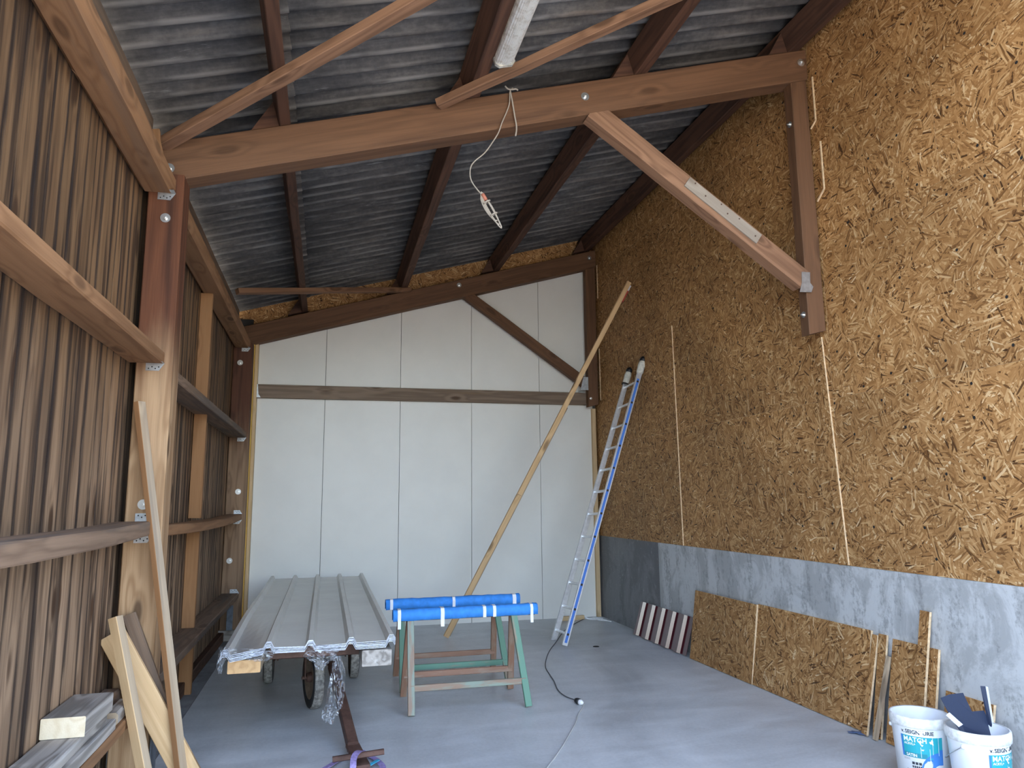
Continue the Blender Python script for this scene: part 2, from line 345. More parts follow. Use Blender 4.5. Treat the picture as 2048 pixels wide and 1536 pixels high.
def lathe(name, prof, mat, parent=None, world=None, seg=32, fm=None, smooth=True):
    """prof: (r, z) list about local z"""
    vs, fs, m = [], [], []; n = len(prof)
    for r, z in prof:
        for k in range(seg): a = 2*PI*k/seg; vs.append((r*math.cos(a), r*math.sin(a), z))
    for i in range(n-1):
        for k in range(seg):
            fs.append((i*seg+k, i*seg+(k+1) % seg, (i+1)*seg+(k+1) % seg, (i+1)*seg+k)); m.append(fm[i] if fm else 0)
    return mesh(name, vs, fs, mat, parent, world, smooth, m)
def prism(name, poly, depth, mat, parent, world):
    """poly in local xy, extruded along +z"""
    n = len(poly); vs = [(x, y, 0) for x, y in poly]+[(x, y, depth) for x, y in poly]
    fs = [tuple(reversed(range(n))), tuple(range(n, 2*n))]+[(i, (i+1) % n, (i+1) % n+n, i+n) for i in range(n)]
    return mesh(name, vs, fs, mat, parent, world)
def axes(o, x, y, z):
    x, y, z = Vector(x), Vector(y), Vector(z)
    return Matrix(((x.x, y.x, z.x, o[0]), (x.y, y.y, z.y, o[1]), (x.z, y.z, z.z, o[2]), (0, 0, 0, 1)))
def bolt(parent, p, nrm, r=.028):
    """washer with a hexagonal nut (one mesh) lying on a face"""
    z = Vector(nrm).normalized(); x = z.orthogonal().normalized(); y = z.cross(x); Wd = axes(p, x, y, z)
    vs, fs = [], []
    def disc(rr, z0, z1, s):
        b = len(vs)
        for zz in (z0, z1):
            for k in range(s): a = 2*PI*k/s; vs.append((rr*math.cos(a), rr*math.sin(a), zz))
        fs.append(tuple(b+s+k for k in range(s)))
        for k in range(s): fs.append((b+k, b+(k+1) % s, b+s+(k+1) % s, b+s+k))
    disc(r, 0, .004, 20); disc(r*.48, .004, .016, 6); disc(r*.25, .016, .026, 10)
    return mesh('bolt', vs, fs, 'bolt', parent, Wd)

RZ = lambda x: 4.42+.286*x          # underside of the roof sheets
RT = lambda x: 4.20+.288*x          # top of the front rafter / underside of the purlins
XR, YB, Y0 = 3.768, 9.93, 1.60
SL = Vector((1, 0, .286)).normalized(); SN = Vector((-.286, 0, 1)).normalized()

# ================================================================== THE SETTING
fl = mesh('floor', [(-1.0, -1.5, 0), (XR+.2, -1.5, 0), (XR+.2, YB+.15, 0), (-1.0, YB+.15, 0), (-1.0, -1.5, -.12), (XR+.2, -1.5, -.12), (XR+.2, YB+.15, -.12), (-1.0, YB+.15, -.12)],
          [(0, 1, 2, 3), (0, 4, 5, 1), (3, 7, 4, 0), (1, 5, 6, 2), (2, 6, 7, 3)], 'floor'); fl['kind'] = 'structure'
box('edge_strip', (-1.42, -1.5, -.12), (-1.004, YB+.1, -.006), 'floor_edge', fl, .003, 1)
yg = mesh('yard_ground', [(-60, -60, -.12), (60, -60, -.12), (60, 60, -.12), (-60, 60, -.12)], [(0, 1, 2, 3)], 'yard'); yg['kind'] = 'structure'

# ---- roof of corrugated fibre cement sheets, waves running up the slope
ce = struct('ceiling', (1.2, 5, 4.7))
def sheet_mesh():
    P, A, th, per = .177, .054, .0065, 10; vs, fs = [], []; ny = 5*per+3
    for s in (0, 1):
        for ix in (0, 1):
            for iy in range(ny):
                y = iy*P/per; z = A*(1-math.cos(2*PI*y/P))/2 + s*th; vs.append((ix, y, z))
    def id(s, ix, iy): return (s*2+ix)*ny+iy
    for iy in range(ny-1):
        fs.append((id(0, 0, iy), id(0, 0, iy+1), id(0, 1, iy+1), id(0, 1, iy))); fs.append((id(1, 0, iy), id(1, 1, iy), id(1, 1, iy+1), id(1, 0, iy+1)))
        fs.append((id(0, 0, iy), id(1, 0, iy), id(1, 0, iy+1), id(0, 0, iy+1))); fs.append((id(0, 1, iy), id(0, 1, iy+1), id(1, 1, iy+1), id(1, 1, iy)))
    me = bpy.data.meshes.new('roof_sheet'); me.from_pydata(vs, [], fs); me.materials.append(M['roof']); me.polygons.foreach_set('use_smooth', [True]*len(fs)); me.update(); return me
rs = {}
for r, (xa, xb) in enumerate([(-1.62, -.28), (-.42, 1.04), (.90, 2.36), (2.20, 3.95)]):
    me = sheet_mesh(); L = (xb-xa)/SL.x
    me.transform(Matrix.Diagonal((L, 1, 1, 1)))
    for c in range(13):
        y = YB+.02-(c+1)*.885
        if y < 1.2: break
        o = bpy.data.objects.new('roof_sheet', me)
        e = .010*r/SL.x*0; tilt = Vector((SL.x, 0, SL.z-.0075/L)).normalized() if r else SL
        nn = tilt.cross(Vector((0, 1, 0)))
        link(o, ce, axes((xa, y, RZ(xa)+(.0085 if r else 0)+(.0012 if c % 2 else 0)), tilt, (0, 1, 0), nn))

# ---- left wall: upright boards with cover strips outside
wl = struct('wall_left', (-1.2, 5, 0)); y = Y0; k = 0
near = [3.178, 3.291, 3.456, 3.592, 3.76, 3.895, 4.042, 4.235, 4.339, 4.448, 4.604, 4.718]
stops = []
while y < 3.10: stops.append(y); y += random.uniform(.11, .165)
stops += near; y = 4.83
while y < 9.80: stops.append(y); y += random.uniform(.10, .155)
stops.append(9.80)
me_b = None
for a, b in zip(stops[:-1], stops[1:]):
    gap = random.choice((.005, .008, .012, .016)); ins = random.choice((0, .0, .001, .0015)); th = .022
    lw = random.uniform(-.002, .002)
    o = beam('plank', (-1.18-ins-th/2, (a+b-gap)/2, .07), (-1.18-ins-th/2+lw, (a+b-gap)/2+random.uniform(-.003, .003), 4.045), b-a-gap, th, 'plank', wl, up=(1, 0, 0), ch=.0012, n=7, jit=.0008)
    if abs(b-3.456) > .01:
        if me_b is None:
            q = beam('cover_strip', (-1.232, b-gap/2, .07), (-1.232, b-gap/2, 4.02), .055, .02, 'plank', wl, up=(1, 0, 0)); me_b = q.data; qm = WM[q.name]
        else:
            q = bpy.data.objects.new('cover_strip', me_b); mm = qm.copy(); mm[1][3] = b-gap/2; link(q, wl, mm)
box('sill', (-1.29, Y0, -.006), (-1.12, 9.85, .10), 'purlin', wl, .006, 1, n=9, jit=.004)

# ---- back wall: white sandwich panels, boarded gable above the rafter
wb = struct('wall_back', (1.4, YB, 0))
xs = [-.905, -.048, .945, 1.932, 2.918, 3.72]
for a, b in zip(xs[:-1], xs[1:]):
    zt = lambda x: 4.03+.286*x
    vs = [(a+.003, YB, .0), (b-.003, YB, .0), (b-.003, YB, zt(b)), (a+.003, YB, zt(a))]
    vs += [(x, YB+.06, z) for x, yy, z in vs]
    mesh('sandwich_panel', vs, [(0, 1, 2, 3), (7, 6, 5, 4), (0, 4, 5, 1), (1, 5, 6, 2), (2, 6, 7, 3), (3, 7, 4, 0)], 'white_panel', wb)
box('panel_joint_backing', (-1.3, YB+.061, 0), (XR+.15, YB+.10, 5.4), 'joint', wb, .002, 0)
vs = [(-1.3, 4.03-.286*1.3), (XR+.1, 4.03+.286*(XR+.1)), (XR+.1, RZ(XR+.1)+.05), (-1.3, RZ(-1.3)+.05)]
mesh('gable_board', [(x, YB+.004, z) for x, z in vs]+[(x, YB+.058, z) for x, z in vs], [(0, 1, 2, 3), (7, 6, 5, 4), (0, 4, 5, 1), (1, 5, 6, 2), (2, 6, 7, 3), (3, 7, 4, 0)], 'osb', wb)
# the board texture lies in local xy: give the gable board a lying frame
g = [o for o in wb.children if o.name.startswith('gable_board')][0]
Rm = axes((0, YB, 0), (1, 0, 0), (0, 0, 1), (0, -1, 0)); g.data.transform(Rm.inverted()); WM[g.name] = Rm; g.matrix_basis = wmat(wb).inverted() @ Rm
box('gap_shade', (-1.20, YB-.03, 3.86), (-.99, YB+.003, 3.985), 'dark', wb, .004, 0)  # black box painted in for the shade of the open gap behind the rafter
t1 = box('trim_1', (-.985, 9.80, .02), (-.945, YB+.02, 3.70), 'yellow', None, .003, 2); t1['kind'] = 'structure'
t2 = box('trim_2', (-.943, 9.83, .02), (-.905, YB+.02, 3.70), 'pale', None, .003, 2); t2['kind'] = 'structure'
t3 = box('trim_3', (3.69, 9.87, .002), (3.745, YB-.001, 2.90), 'pale', None, .003, 2); t3['kind'] = 'structure'

# ---- right wall: concrete base, particle boards above
wr = struct('wall_right', (XR, 5, 0))
def slab(name, y0, y1, z0, z1, mat, x=XR, th=.15):
    vs = [(x, y0, z0), (x, y1, z0), (x, y1, z1), (x, y0, z1)]; vs += [(x+th, b, c) for a, b, c in vs]
    return mesh(name, vs, [(3, 2, 1, 0), (4, 5, 6, 7), (0, 1, 5, 4), (1, 2, 6, 5), (2, 3, 7, 6), (3, 0, 4, 7)], mat, wr)
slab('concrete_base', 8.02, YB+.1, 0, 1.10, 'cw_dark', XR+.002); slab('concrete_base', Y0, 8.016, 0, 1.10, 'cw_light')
rows = [(1.103, 2.35), (2.354, 3.597), (3.601, 4.87), (4.874, 5.56)]; colsY = [Y0, 4.80, 7.37, YB+.02]
for ri, (z0, z1) in enumerate(rows):
    cy = colsY if ri < 2 else [Y0, 3.62, 6.14, 8.66, YB+.02] if ri == 2 else colsY
    for a, b in zip(cy[:-1], cy[1:]):
        o = (random.uniform(0, .0012), 0)
        beam('osb_panel', (XR+.009+o[0], a+.0005, (z0+z1)/2), (XR+.009+o[0], b-.0005, (z0+z1)/2), z1-z0+.003, .018, 'osb', wr, up=(-1, 0, 0), ch=.0003, end='osb_edge', sides=True)
slab('wall_backing', Y0, YB+.1, 1.10, 5.6, 'joint', XR+.03, .1)
beam('filler_strip', (XR-.004, 4.815, 1.103), (XR-.004, 4.815+.105, 2.85), .10, .016, 'osb', wr, up=(-1, 0, 0), ch=.001, end='osb_edge', sides=True)
beam('filler_strip', (XR-.004, 7.43, 1.103), (XR-.004, 7.47, 3.55), .11, .014, 'osb', wr, up=(-1, 0, 0), ch=.001, end='osb_edge', sides=True)
# board edges round the two hanging posts
for (a, b) in (((4.735, 5.00), (4.735, 4.62)), ((4.735, 4.62), (4.80, 4.58)), ((4.70, 4.42), (4.70, 4.02)), ((4.70, 4.02), (4.79, 3.95)), ((9.70, 5.0), (9.70, 4.5)), ((9.70, 3.75), (9.70, 3.0))):
    beam('cut_edge', (XR-.008, a[0], a[1]), (XR-.008, b[0], b[1]), .012, .012, 'osb_edge', wr, up=(-1, 0, 0), ch=.001)
# countersunk screws: small dark heads in rows, too small to pick apart
vs, fs = [], []
zz = [1.19, 1.40, 1.72, 2.08, 2.30, 2.42, 2.72, 3.10, 3.50, 3.68, 4.05, 4.45, 4.80, 5.0]
for z in zz:
    y = 2.1
    while y < 9.7:
        yy, z2 = y+random.uniform(-.04, .04), z+random.uniform(-.03, .03); b = len(vs)
        for k in range(8): vs.append((XR-.0022, yy+.0105*math.cos(k*PI/4), z2+.0105*math.sin(k*PI/4)))
        fs.append(tuple(range(b+7, b-1, -1))); y += random.choice((.30, .42, .50))
sh = mesh('screw_heads', vs, fs, 'dark', wr); sh['kind'] = 'stuff'

# ================================================================== TIMBER FRAME
def hanger(parent, x0, x1, y, z, up=False, sgn=-1):
    """joist hanger plate on the post face below (or above) a rail end, with its saddle; y = face of the post"""
    h = .046 if not up else -.046
    poly = [(x0, 0), (x1, 0), (x1-.03, -h), (x0, -h)]
    n = len(poly); vs = [(a, 0, b) for a, b in poly]+[(a, sgn*.003, b) for a, b in poly]
    fs = [tuple(range(n)), tuple(reversed(range(n, 2*n)))]+[(i, i+n, (i+1) % n+n, (i+1) % n) for i in range(n)]
    b = len(vs)
    for (xx, yy) in ((x0, 0), (x1, 0), (x1, sgn*.06), (x0, sgn*.045)): vs.append((xx, yy, .0015 if not up else -.0015))
    fs.append((b, b+1, b+2, b+3))
    for i, fx in enumerate((.16, .34, .52, .7)):
        hx, hz = x0+(x1-x0)*fx, -h*(.5 if i % 2 else .72); b = len(vs)
        for k in range(6): vs.append((hx+.0045*math.cos(k*PI/3), sgn*.0036, hz+.0045*math.sin(k*PI/3)))
        fs.append(tuple(range(b, b+6)))
    fm = [0]*(n+2+1)+[1]*4
    return mesh('joist_hanger', vs, fs, ['galv', 'dark'], parent, Matrix.Translation((0, y, z)), False, fm)

# posts of the left wall
p = thing('timber_post', 'thick timber post nearest the entrance, dark red stain above and pale bare wood below', 'post', (-1.03, 4.85, 0))
beam('shaft', (-1.033, 4.85, .13), (-1.033, 4.85, 3.665), .20, .205, 'post', p, up=(1, 0, 0), ch=.006, n=8, jit=.001)
for q in ((-1.025, 4.748, 3.37), (-1.10, 4.748, .88), (-1.04, 4.748, 1.60)): bolt(p, q, (0, -1, 0), .030)
for sx in (-1.142, -.922): box('steel_shoe', (sx-.004, 4.78, .0), (sx+.004, 4.92, .34), 'steel_shoe', p, .001, 2)
p2 = thing('timber_post', 'brown timber post in the far left corner beside the yellow trim', 'post', (-1.07, 9.65, 0))
beam('shaft', (-1.0635, 9.65, .12), (-1.0635, 9.65, 3.60), .20, .225, 'post_far', p2, up=(1, 0, 0), ch=.006, n=8, jit=.002)
for q in ((-1.09, 9.549, 3.34), (-1.04, 9.549, 1.74), (-1.10, 9.549, .92)): bolt(p2, q, (0, -1, 0), .034)
box('steel_shoe', (-1.10, 9.535, .0), (-1.03, 9.547, .40), 'steel_shoe', p2, .001, 2)
box('base_block', (-1.19, 9.50, -.006), (-.97, 9.76, .118), 'grey_board', p2, .01, 0)

# horizontal rails of the left wall
def girt(label, y0, y1, zb, t, mat, hang, group, x0=-1.178, x1=-.978, bow=None, jit=.0015, ch=.007):
    o = thing('wall_rail', label, 'rail', (-1.08, (y0+y1)/2, zb), group)
    beam('timber', ((x0+x1)/2, y0, zb+t/2), ((x0+x1)/2, y1, zb+t/2), x1-x0, t, mat, o, up=(0, 0, 1), ch=ch, n=14, jit=jit, bow=bow, end='girt_grey')
    for u in hang: hanger(o, x0+.10, x1+.004, y1+.0005, zb+(t if u else 0), u)
    return o
G = 'rails along the plank wall'
girt('wide brown eaves rail of the plank wall, nearest bay, under the roof edge', Y0, 4.748, 3.535, .115, 'girt', (0,), G, ch=.03)
girt('wide brown eaves rail of the plank wall in the far bay, under the roof edge', 4.955, 9.546, 3.53, .115, 'girt', (0,), G, ch=.03)
girt('brown upper-middle rail across the nearest planks, ending at the thick post', Y0, 4.748, 2.445, .072, 'girt', (0,), G)
girt('brown upper-middle rail across the far planks, behind the thick post', 4.955, 9.546, 2.40, .072, 'girt_grey', (0,), G)
girt('bowed grey-brown lower-middle rail across the nearest planks, between two steel brackets', Y0, 4.748, 1.425, .078, 'girt_grey', (0, 1), G, bow=lambda f: (-.05*math.sin(PI*f), -.012*math.sin(PI*f)))
girt('bowed brown lower-middle rail across the far planks, ending at the corner post', 4.955, 9.546, 1.40, .072, 'girt', (0, 1), G, x1=-.985, bow=lambda f: (-.04*math.sin(PI*f), -.02*math.sin(PI*f)))
girt('lowest rail nearest the entrance, carrying a stack of loose grey boards', Y0, 4.748, .43, .06, 'girt', (), G)
girt('lowest dark shelf-like rail of the far bay, along the foot of the planks', 4.955, 9.546, .478, .062, 'girt_grey', (1,), G)
for lab, a, b in (('board standing on the eaves rail below the roof edge, nearest bay', Y0, 4.70), ('board standing on the eaves rail below the roof edge, far bay', 5.02, 9.5)):
    tag(beam('eaves_board', (-1.145, a, 3.825), (-1.145, b, 3.825), .045, .35, 'girt_grey', None, up=(0, 0, 1), n=8, jit=.003), lab, 'board', 'boards at the eaves')
tag(beam('splinter_block', (-1.06, 4.60, 3.67), (-1.10, 4.66, 3.90), .06, .035, 'girt', None, up=(0, -1, 0), n=4, jit=.006), 'small split offcut wedged behind the eaves rail at the rafter end', 'offcut')

SG = 'short studs on the far planks'
for lab, z0, z1, dx in (('orange-brown stud between the two upper rails of the far bay', 2.474, 3.528, 0), ('orange-brown stud between the two middle rails of the far bay', 1.475, 2.398, .004),
                        ('orange-brown stud standing on the lowest rail of the far bay', .542, 1.398, .0), ('orange-brown stud below the lowest rail of the far bay, standing on the floor', -.006, .476, .002)):
    tag(beam('wall_stud', (-1.125+dx, 7.07, z0), (-1.125+dx, 7.07, z1), .055, .105, 'stud', None, up=(1, 0, 0), ch=.003), lab, 'stud', SG)

# rafters
def rafter(label, y0, y1, top, hgt, xa, xb, bolts):
    o = thing('rafter', label, 'beam', ((xa+xb)/2, (y0+y1)/2, top+.288*(xa+xb)/2-hgt))
    b = .288; ny = (y0+y1)/2; pa = Vector((xa, ny, top+b*xa-hgt/2)); pb = Vector((xb, ny, top+b*xb-hgt/2))
    beam('timber', pa, pb, y1-y0, hgt*.961, 'rafter', o, up=(0, 0, 1), ch=.008, n=12, jit=.0015, cut=(.288, .288))
    for bx, dz in bolts: bolt(o, (bx, y0-.001, top+b*bx-hgt/2+dz), (0, -1, 0), .032)
    return o
r1 = rafter('long reddish-brown rafter in front, spanning from the thick post to the particle-board wall', 4.785, 4.955, 4.20, .272, -1.17, 3.755, ((-1.03, -.05), (1.80, .01), (3.70, .02)))
r2 = rafter('dark brown rafter along the top of the white back wall', 9.735, 9.885, 4.165, .26, -1.17, 3.755, ((-1.08, -.05), (1.72, .05), (3.66, .03)))

def hang_post(label, x0, x1, y0, y1, z0, z1, nm):
    o = thing('hanging_post', label, 'post', ((x0+x1)/2, (y0+y1)/2, z0))
    c = ((x0+x1)/2, (y0+y1)/2)
    beam('shaft', (c[0], c[1], z0), (c[0], c[1], z1), y1-y0, x1-x0, 'rafter', o, up=(1, 0, 0), ch=.005, n=6, jit=.0015, taper=None, cut=(.25, .288))
    return o
h1 = hang_post('reddish-brown hanging post fixed to the particle-board wall, ending in mid-air', 3.60, 3.748, 4.795, 4.90, 2.87, 4.984, 1)
bolt(h1, (3.598, 4.845, 4.62), (-1, 0, 0), .025); bolt(h1, (3.598, 4.85, 3.02), (-1, 0, 0), .025)
h2 = hang_post('dark brown hanging post in the far right corner beside the white wall', 3.60, 3.748, 9.75, 9.865, 2.93, 4.960, 2)
bolt(h2, (3.63, 9.748, 3.03), (0, -1, 0), .02)

def knee(label, a, b, y0, y1, w):
    o = thing('knee_brace', label, 'brace', ((a[0]+b[0])/2, (y0+y1)/2, b[1]))
    m = (y0+y1)/2; beam('timber', (a[0], m, a[1]), (b[0], m, b[1]), y1-y0, w, 'brace' if y0 < 6 else 'rafter', o, up=(0, 0, 1), ch=.006, n=10, jit=.002); return o
k1 = knee('diagonal brown knee brace with a grey patch board, under the front rafter', (1.865, 4.505), (3.598, 3.285), 4.785, 4.905, .155)
dv = Vector((3.60-1.865, 0, 3.285-4.505)).normalized(); nv = Vector((-dv.z, 0, dv.x)); nv = nv if nv.z > 0 else -nv
pc = Vector((1.865, 4.784, 4.505))
pb = beam('patch_board', pc+dv*.90+nv*.012, pc+dv*1.62+nv*.012, .02, .092, 'patch', k1, up=nv, ch=.002)
for i, s in enumerate((.96, 1.08, 1.22, 1.30, 1.40, 1.58)):
    q = pc+dv*s+nv*(.04 if i % 2 == 0 else .01); q.y -= .0105
    tube('nail', [q, q+Vector((0, -.003, 0))], .006, 'rust', pb, 8)
hq = at(1609, 565, Y=4.783); prism('bracket', [(-.05, -.08), (.055, -.075), (.075, -.03), (.05, .0), (.055, .085), (-.02, .085), (-.025, .0)], .003, 'galv', k1, axes(hq, (1, 0, 0), (0, 0, 1), (0, -1, 0)))
k2 = knee('diagonal dark brown knee brace against the white back wall', (1.83, 4.47), (3.598, 3.235), 9.76, 9.865, .135)
prism('bracket', [(-.07, -.09), (.07, -.09), (.07, .1), (-.02, .1)], .003, 'galv', k2, axes((3.55, 9.757, 3.24), (1, 0, 0), (0, 0, 1), (0, -1, 0)))
rl = thing('wall_rail', 'grey-brown horizontal rail fixed across the white back wall', 'rail', (1.3, 9.9, 2.95))
beam('timber', (-.915, 9.895, 3.035), (3.60, 9.895, 3.04), .066, .175, 'rail', rl, up=(0, 0, 1), ch=.004, n=10, jit=.0015)
prism('bracket', [(-.02, -.085), (.06, -.085), (.03, -.04), (.02, .085), (-.02, .085)], .003, 'galv', rl, axes((-.915, 9.86, 3.035), (1, 0, 0), (0, 0, 1), (0, -1, 0)))
prism('bracket', [(-.06, -.01), (.03, -.01), (.03, .02), (-.06, .02)], .003, 'galv', rl, axes((3.55, 9.86, 3.135), (1, 0, 0), (0, 0, 1), (0, -1, 0)))

# purlins with their cleats
PG = 'purlins under the roof sheets'
for xr, lab, wd, hh in ((-.30, 'slim brown purlin nearest the plank wall, running under the roof', .075, .195), (1.0, 'dark brown purlin beside the lamp, running under the roof', .10, .20),
                    (2.32, 'dark brown purlin between the lamp purlin and the particle-board wall', .11, .20), (3.70, 'dark brown purlin along the top of the particle-board wall', .11, .20)):
    o = thing('purlin', lab, 'beam', (xr-.05, 5, RT(xr-.05)), PG)
    c = Vector((xr, 0, RT(xr)))-SL*(wd/2)+SN*(hh/2)
    beam('timber', (c.x, Y0-.25, c.z), (c.x, YB-.005, c.z-.012), wd, hh, 'purlin', o, up=SN, ch=.006, n=16, jit=.003)
    for y0, dz in ((4.80, 0), (9.745, -.012)):
        e = Vector((xr, 0, RT(xr)+dz))-SL*(wd+.002)
        prism('cleat', [(0, 0), (0, .175), (-.185, 0)], .085, 'purlin', o, axes((e.x, y0+.085, e.z+.003), SL, SN, SL.cross(SN)))

# wind braces below the purlins
def wind(label, a, b, w=.10, t=.055, ya=0):
    za, zb = RT(a[0])-t/2-.004, RT(b[0])-t/2-.004
    return tag(beam('wind_brace', (a[0], a[1], za+ya), (b[0], b[1], zb), w, t, 'brace', None, up=SN, ch=.004, n=12, jit=.0025), label, 'brace', 'diagonal wind braces under the purlins')
wind('diagonal wind brace running from the thick post up past the slim purlin', (-1.08, 4.763), (2.30, 2.097))
wind('diagonal wind brace crossing below the end of the lamp', (.69, 4.757), (3.55, 2.79), .09)
wind('thin diagonal wind brace in the far left corner above the white wall', (-1.0, 8.18), (1.03, 9.72), .07, .06)

# ================================================================== LAMP AND HANGING WIRE
lp = thing('fluorescent_lamp', 'dusty white fluorescent lamp fixed along a dark purlin', 'lamp', (1.06, 3.7, 4.45))
def extr(name, prof, y0, y1, mat, parent, org, smooth=True, caps=True):
    """prof in (SL, -SN) plane, extruded along Y"""
    vs, fs = [], []; n = len(prof)
    for yy in (y0, y1):
        for a, b in prof: q = Vector(org)+SL*a-SN*b; vs.append((q.x, yy, q.z))
    for i in range(n): fs.append((i, (i+1) % n, (i+1) % n+n, i+n))
    if caps: fs += [tuple(reversed(range(n))), tuple(range(n, 2*n))]
    return mesh(name, vs, fs, mat, parent, None, smooth)
og = (1.052, 0, RT(1.052)-.005)
extr('housing', [(-.065, -.03), (.065, -.03), (.065, .02), (-.065, .02)], 3.08, 4.30, 'lamp_body', lp, og, False)
dif = [(-.068, .018)]+[(-.068+.136*i/24, .02+.045*math.sin(PI*min(max(i/24, .0), 1))**.5+(.003 if i % 2 else 0)) for i in range(1, 24)]+[(.068, .018)]
extr('diffuser', dif, 3.09, 4.29, 'acrylic', lp, og, False)
for a, b in ((3.07, 3.09), (4.29, 4.315)): extr('end_cap', [(-.07, -.032), (.07, -.032), (.07, .045), (.045, .068), (-.045, .068), (-.07, .045)], a, b, 'lamp_body', lp, og, False)

hw = thing('hanging_wire', 'thin knotted wire dangling from the front rafter with a looped end', 'wire', at(1020, 178, Y=4.77))
def pts(l, Y): return [at(px, py, Y=Y) for px, py in l]
tube('strand', spline(pts([(1026, 176), (1020, 182), (1019, 205), (1014, 222), (1004, 245), (997, 265), (986, 283), (970, 305), (950, 322), (942, 333), (940, 348), (943, 362), (952, 376), (962, 388)], 4.768)), .0046, 'rope', hw, 6)
tube('strand', spline(pts([(1020, 180), (1024, 200), (1029, 230), (1033, 255), (1031, 272)], 4.766)), .006, 'rope', hw, 6)
tube('strand', spline(pts([(1010, 172), (1016, 178), (1024, 179), (1032, 178), (1036, 181)], 4.764)), .006, 'rope', hw, 6)
for i in range(3):
    a, b = at(962+i, 384+i*3, Y=4.76), at(1003-i*4, 456-i*8, Y=4.76); d = b-a; s = Vector((d.z, 0, -d.x)).normalized()
    tube('coil', [a+d*(.5-.5*math.cos(2*PI*j/24))+s*((.014+.006*i)*math.sin(2*PI*j/24)*(1.3 if j < 12 else .8))+Vector((0, .004*i, 0)) for j in range(24)], .005, 'rope', hw, 6, True)
for f in (.28, .62):
    q = at(962, 384, Y=4.758).lerp(at(1003, 456, Y=4.758), f); d = (at(1003, 456, Y=4.758)-at(962, 384, Y=4.758)).normalized(); s = Vector((d.z, 0, -d.x))
    tube('tie', [q+s*.026*math.cos(2*PI*j/12)+Vector((0, .02*math.sin(2*PI*j/12), 0)) for j in range(12)], .005, 'rope', hw, 6, True)
q = at(965, 388, Y=4.757); tube('tape', [q, q+d*.05], .014, 'salmon', hw, 8)

# ================================================================== LADDER
Lu = Vector((.328, .0436, .9435)).normalized(); Lv = Vector((0, 1, 0)); Lv = (Lv-Lu*Lv.dot(Lu)).normalized(); Ln = Lu.cross(Lv)
F1, F2 = Vector((2.618, 8.075, .006)), Vector((2.618, 8.075, .006))+Lv*.385
ld = thing('ladder', 'aluminium ladder with a blue stripe, leaning on the particle-board wall', 'ladder', (2.62, 8.26, 0))
for F, s, L in ((F1, -1, 3.36), (F2, 1, 3.30)):
    rr = beam('rail', F+Ln*0, F+Lu*L, .026, .064, 'alu', ld, up=Ln, ch=.003)
    sp = beam('sticker_stripe', F+Lu*.03-Lv*.0138*(-s)*0+Lv*s*.0138, F+Lu*(L-.12)+Lv*s*.0138, .0012, .030, 'blue_stripe', rr, up=Ln, ch=.0003) if s < 0 else None
    e = F+Lu*(L-.05)
    tube('cloth_wrap', [e+Lu*x for x in (0, .03, .07, .11, .15, .17)], [.036, .045, .043, .047, .042, .036], 'cloth_white', rr, 12)
    tube('black_tip', [e+Lu*x for x in (.165, .19, .215, .235)], [.040, .043, .037, .014], 'black', rr, 12)
    if s > 0: tube('dark_tie', [e+Lu*.0+(Ln*math.cos(a)+Lv*math.sin(a))*.044 for a in [k*PI/6 for k in range(12)]], .010, 'black', rr, 6, True)
for k in range(12):
    o = Lu*(.1225+.28*k)
    rg = beam('rung', F1+o+Lv*.012, F2+o-Lv*.012, .028, .028, 'alu', ld, up=Ln, ch=.008)
    q = F1+o-Lv*.0135; beam('rung_plug', q, q-Lv*.004, .026, .026, 'black', ld, up=Ln, ch=.007)

# ================================================================== LONG LEANING TIMBER
a, b = Vector((1.385, 8.88, .0)), Vector((3.712, 8.47, 4.395)); d = (b-a).normalized()
lt = thing('long_timber', 'long pale timber leaning diagonally from the floor to the particle-board wall', 'timber', a)
side = Vector((0, -1, 0)); side = (side-d*side.dot(d)).normalized(); nn = d.cross(side)   # side faces the entrance
def lat(name, s0, s1, off, w, t, m, dn=0.): return beam(name, a+d*s0+side*off+nn*dn, a+d*s1+side*off+nn*dn, t, w, m, lt, up=nn, ch=.003, n=8, jit=.001, end='endgrain_dk')
a = a+Vector((.03, 0, .03))
lat('front_batten', 0, 1.86, .022, .062, .040, 'pine'); lat('front_batten', 1.864, 4.93, .022, .060, .040, 'pine')
lat('rear_batten', .02, 3.1, -.020, .060, .038, 'pine_grey', .020)
q = a+d*4.66+nn*.042; beam('red_clip', q, q+d*.16, .05, .022, 'red', lt, up=nn, ch=.004); beam('white_clip', q+d*.165, q+d*.24, .045, .02, 'tape', lt, up=nn, ch=.004)

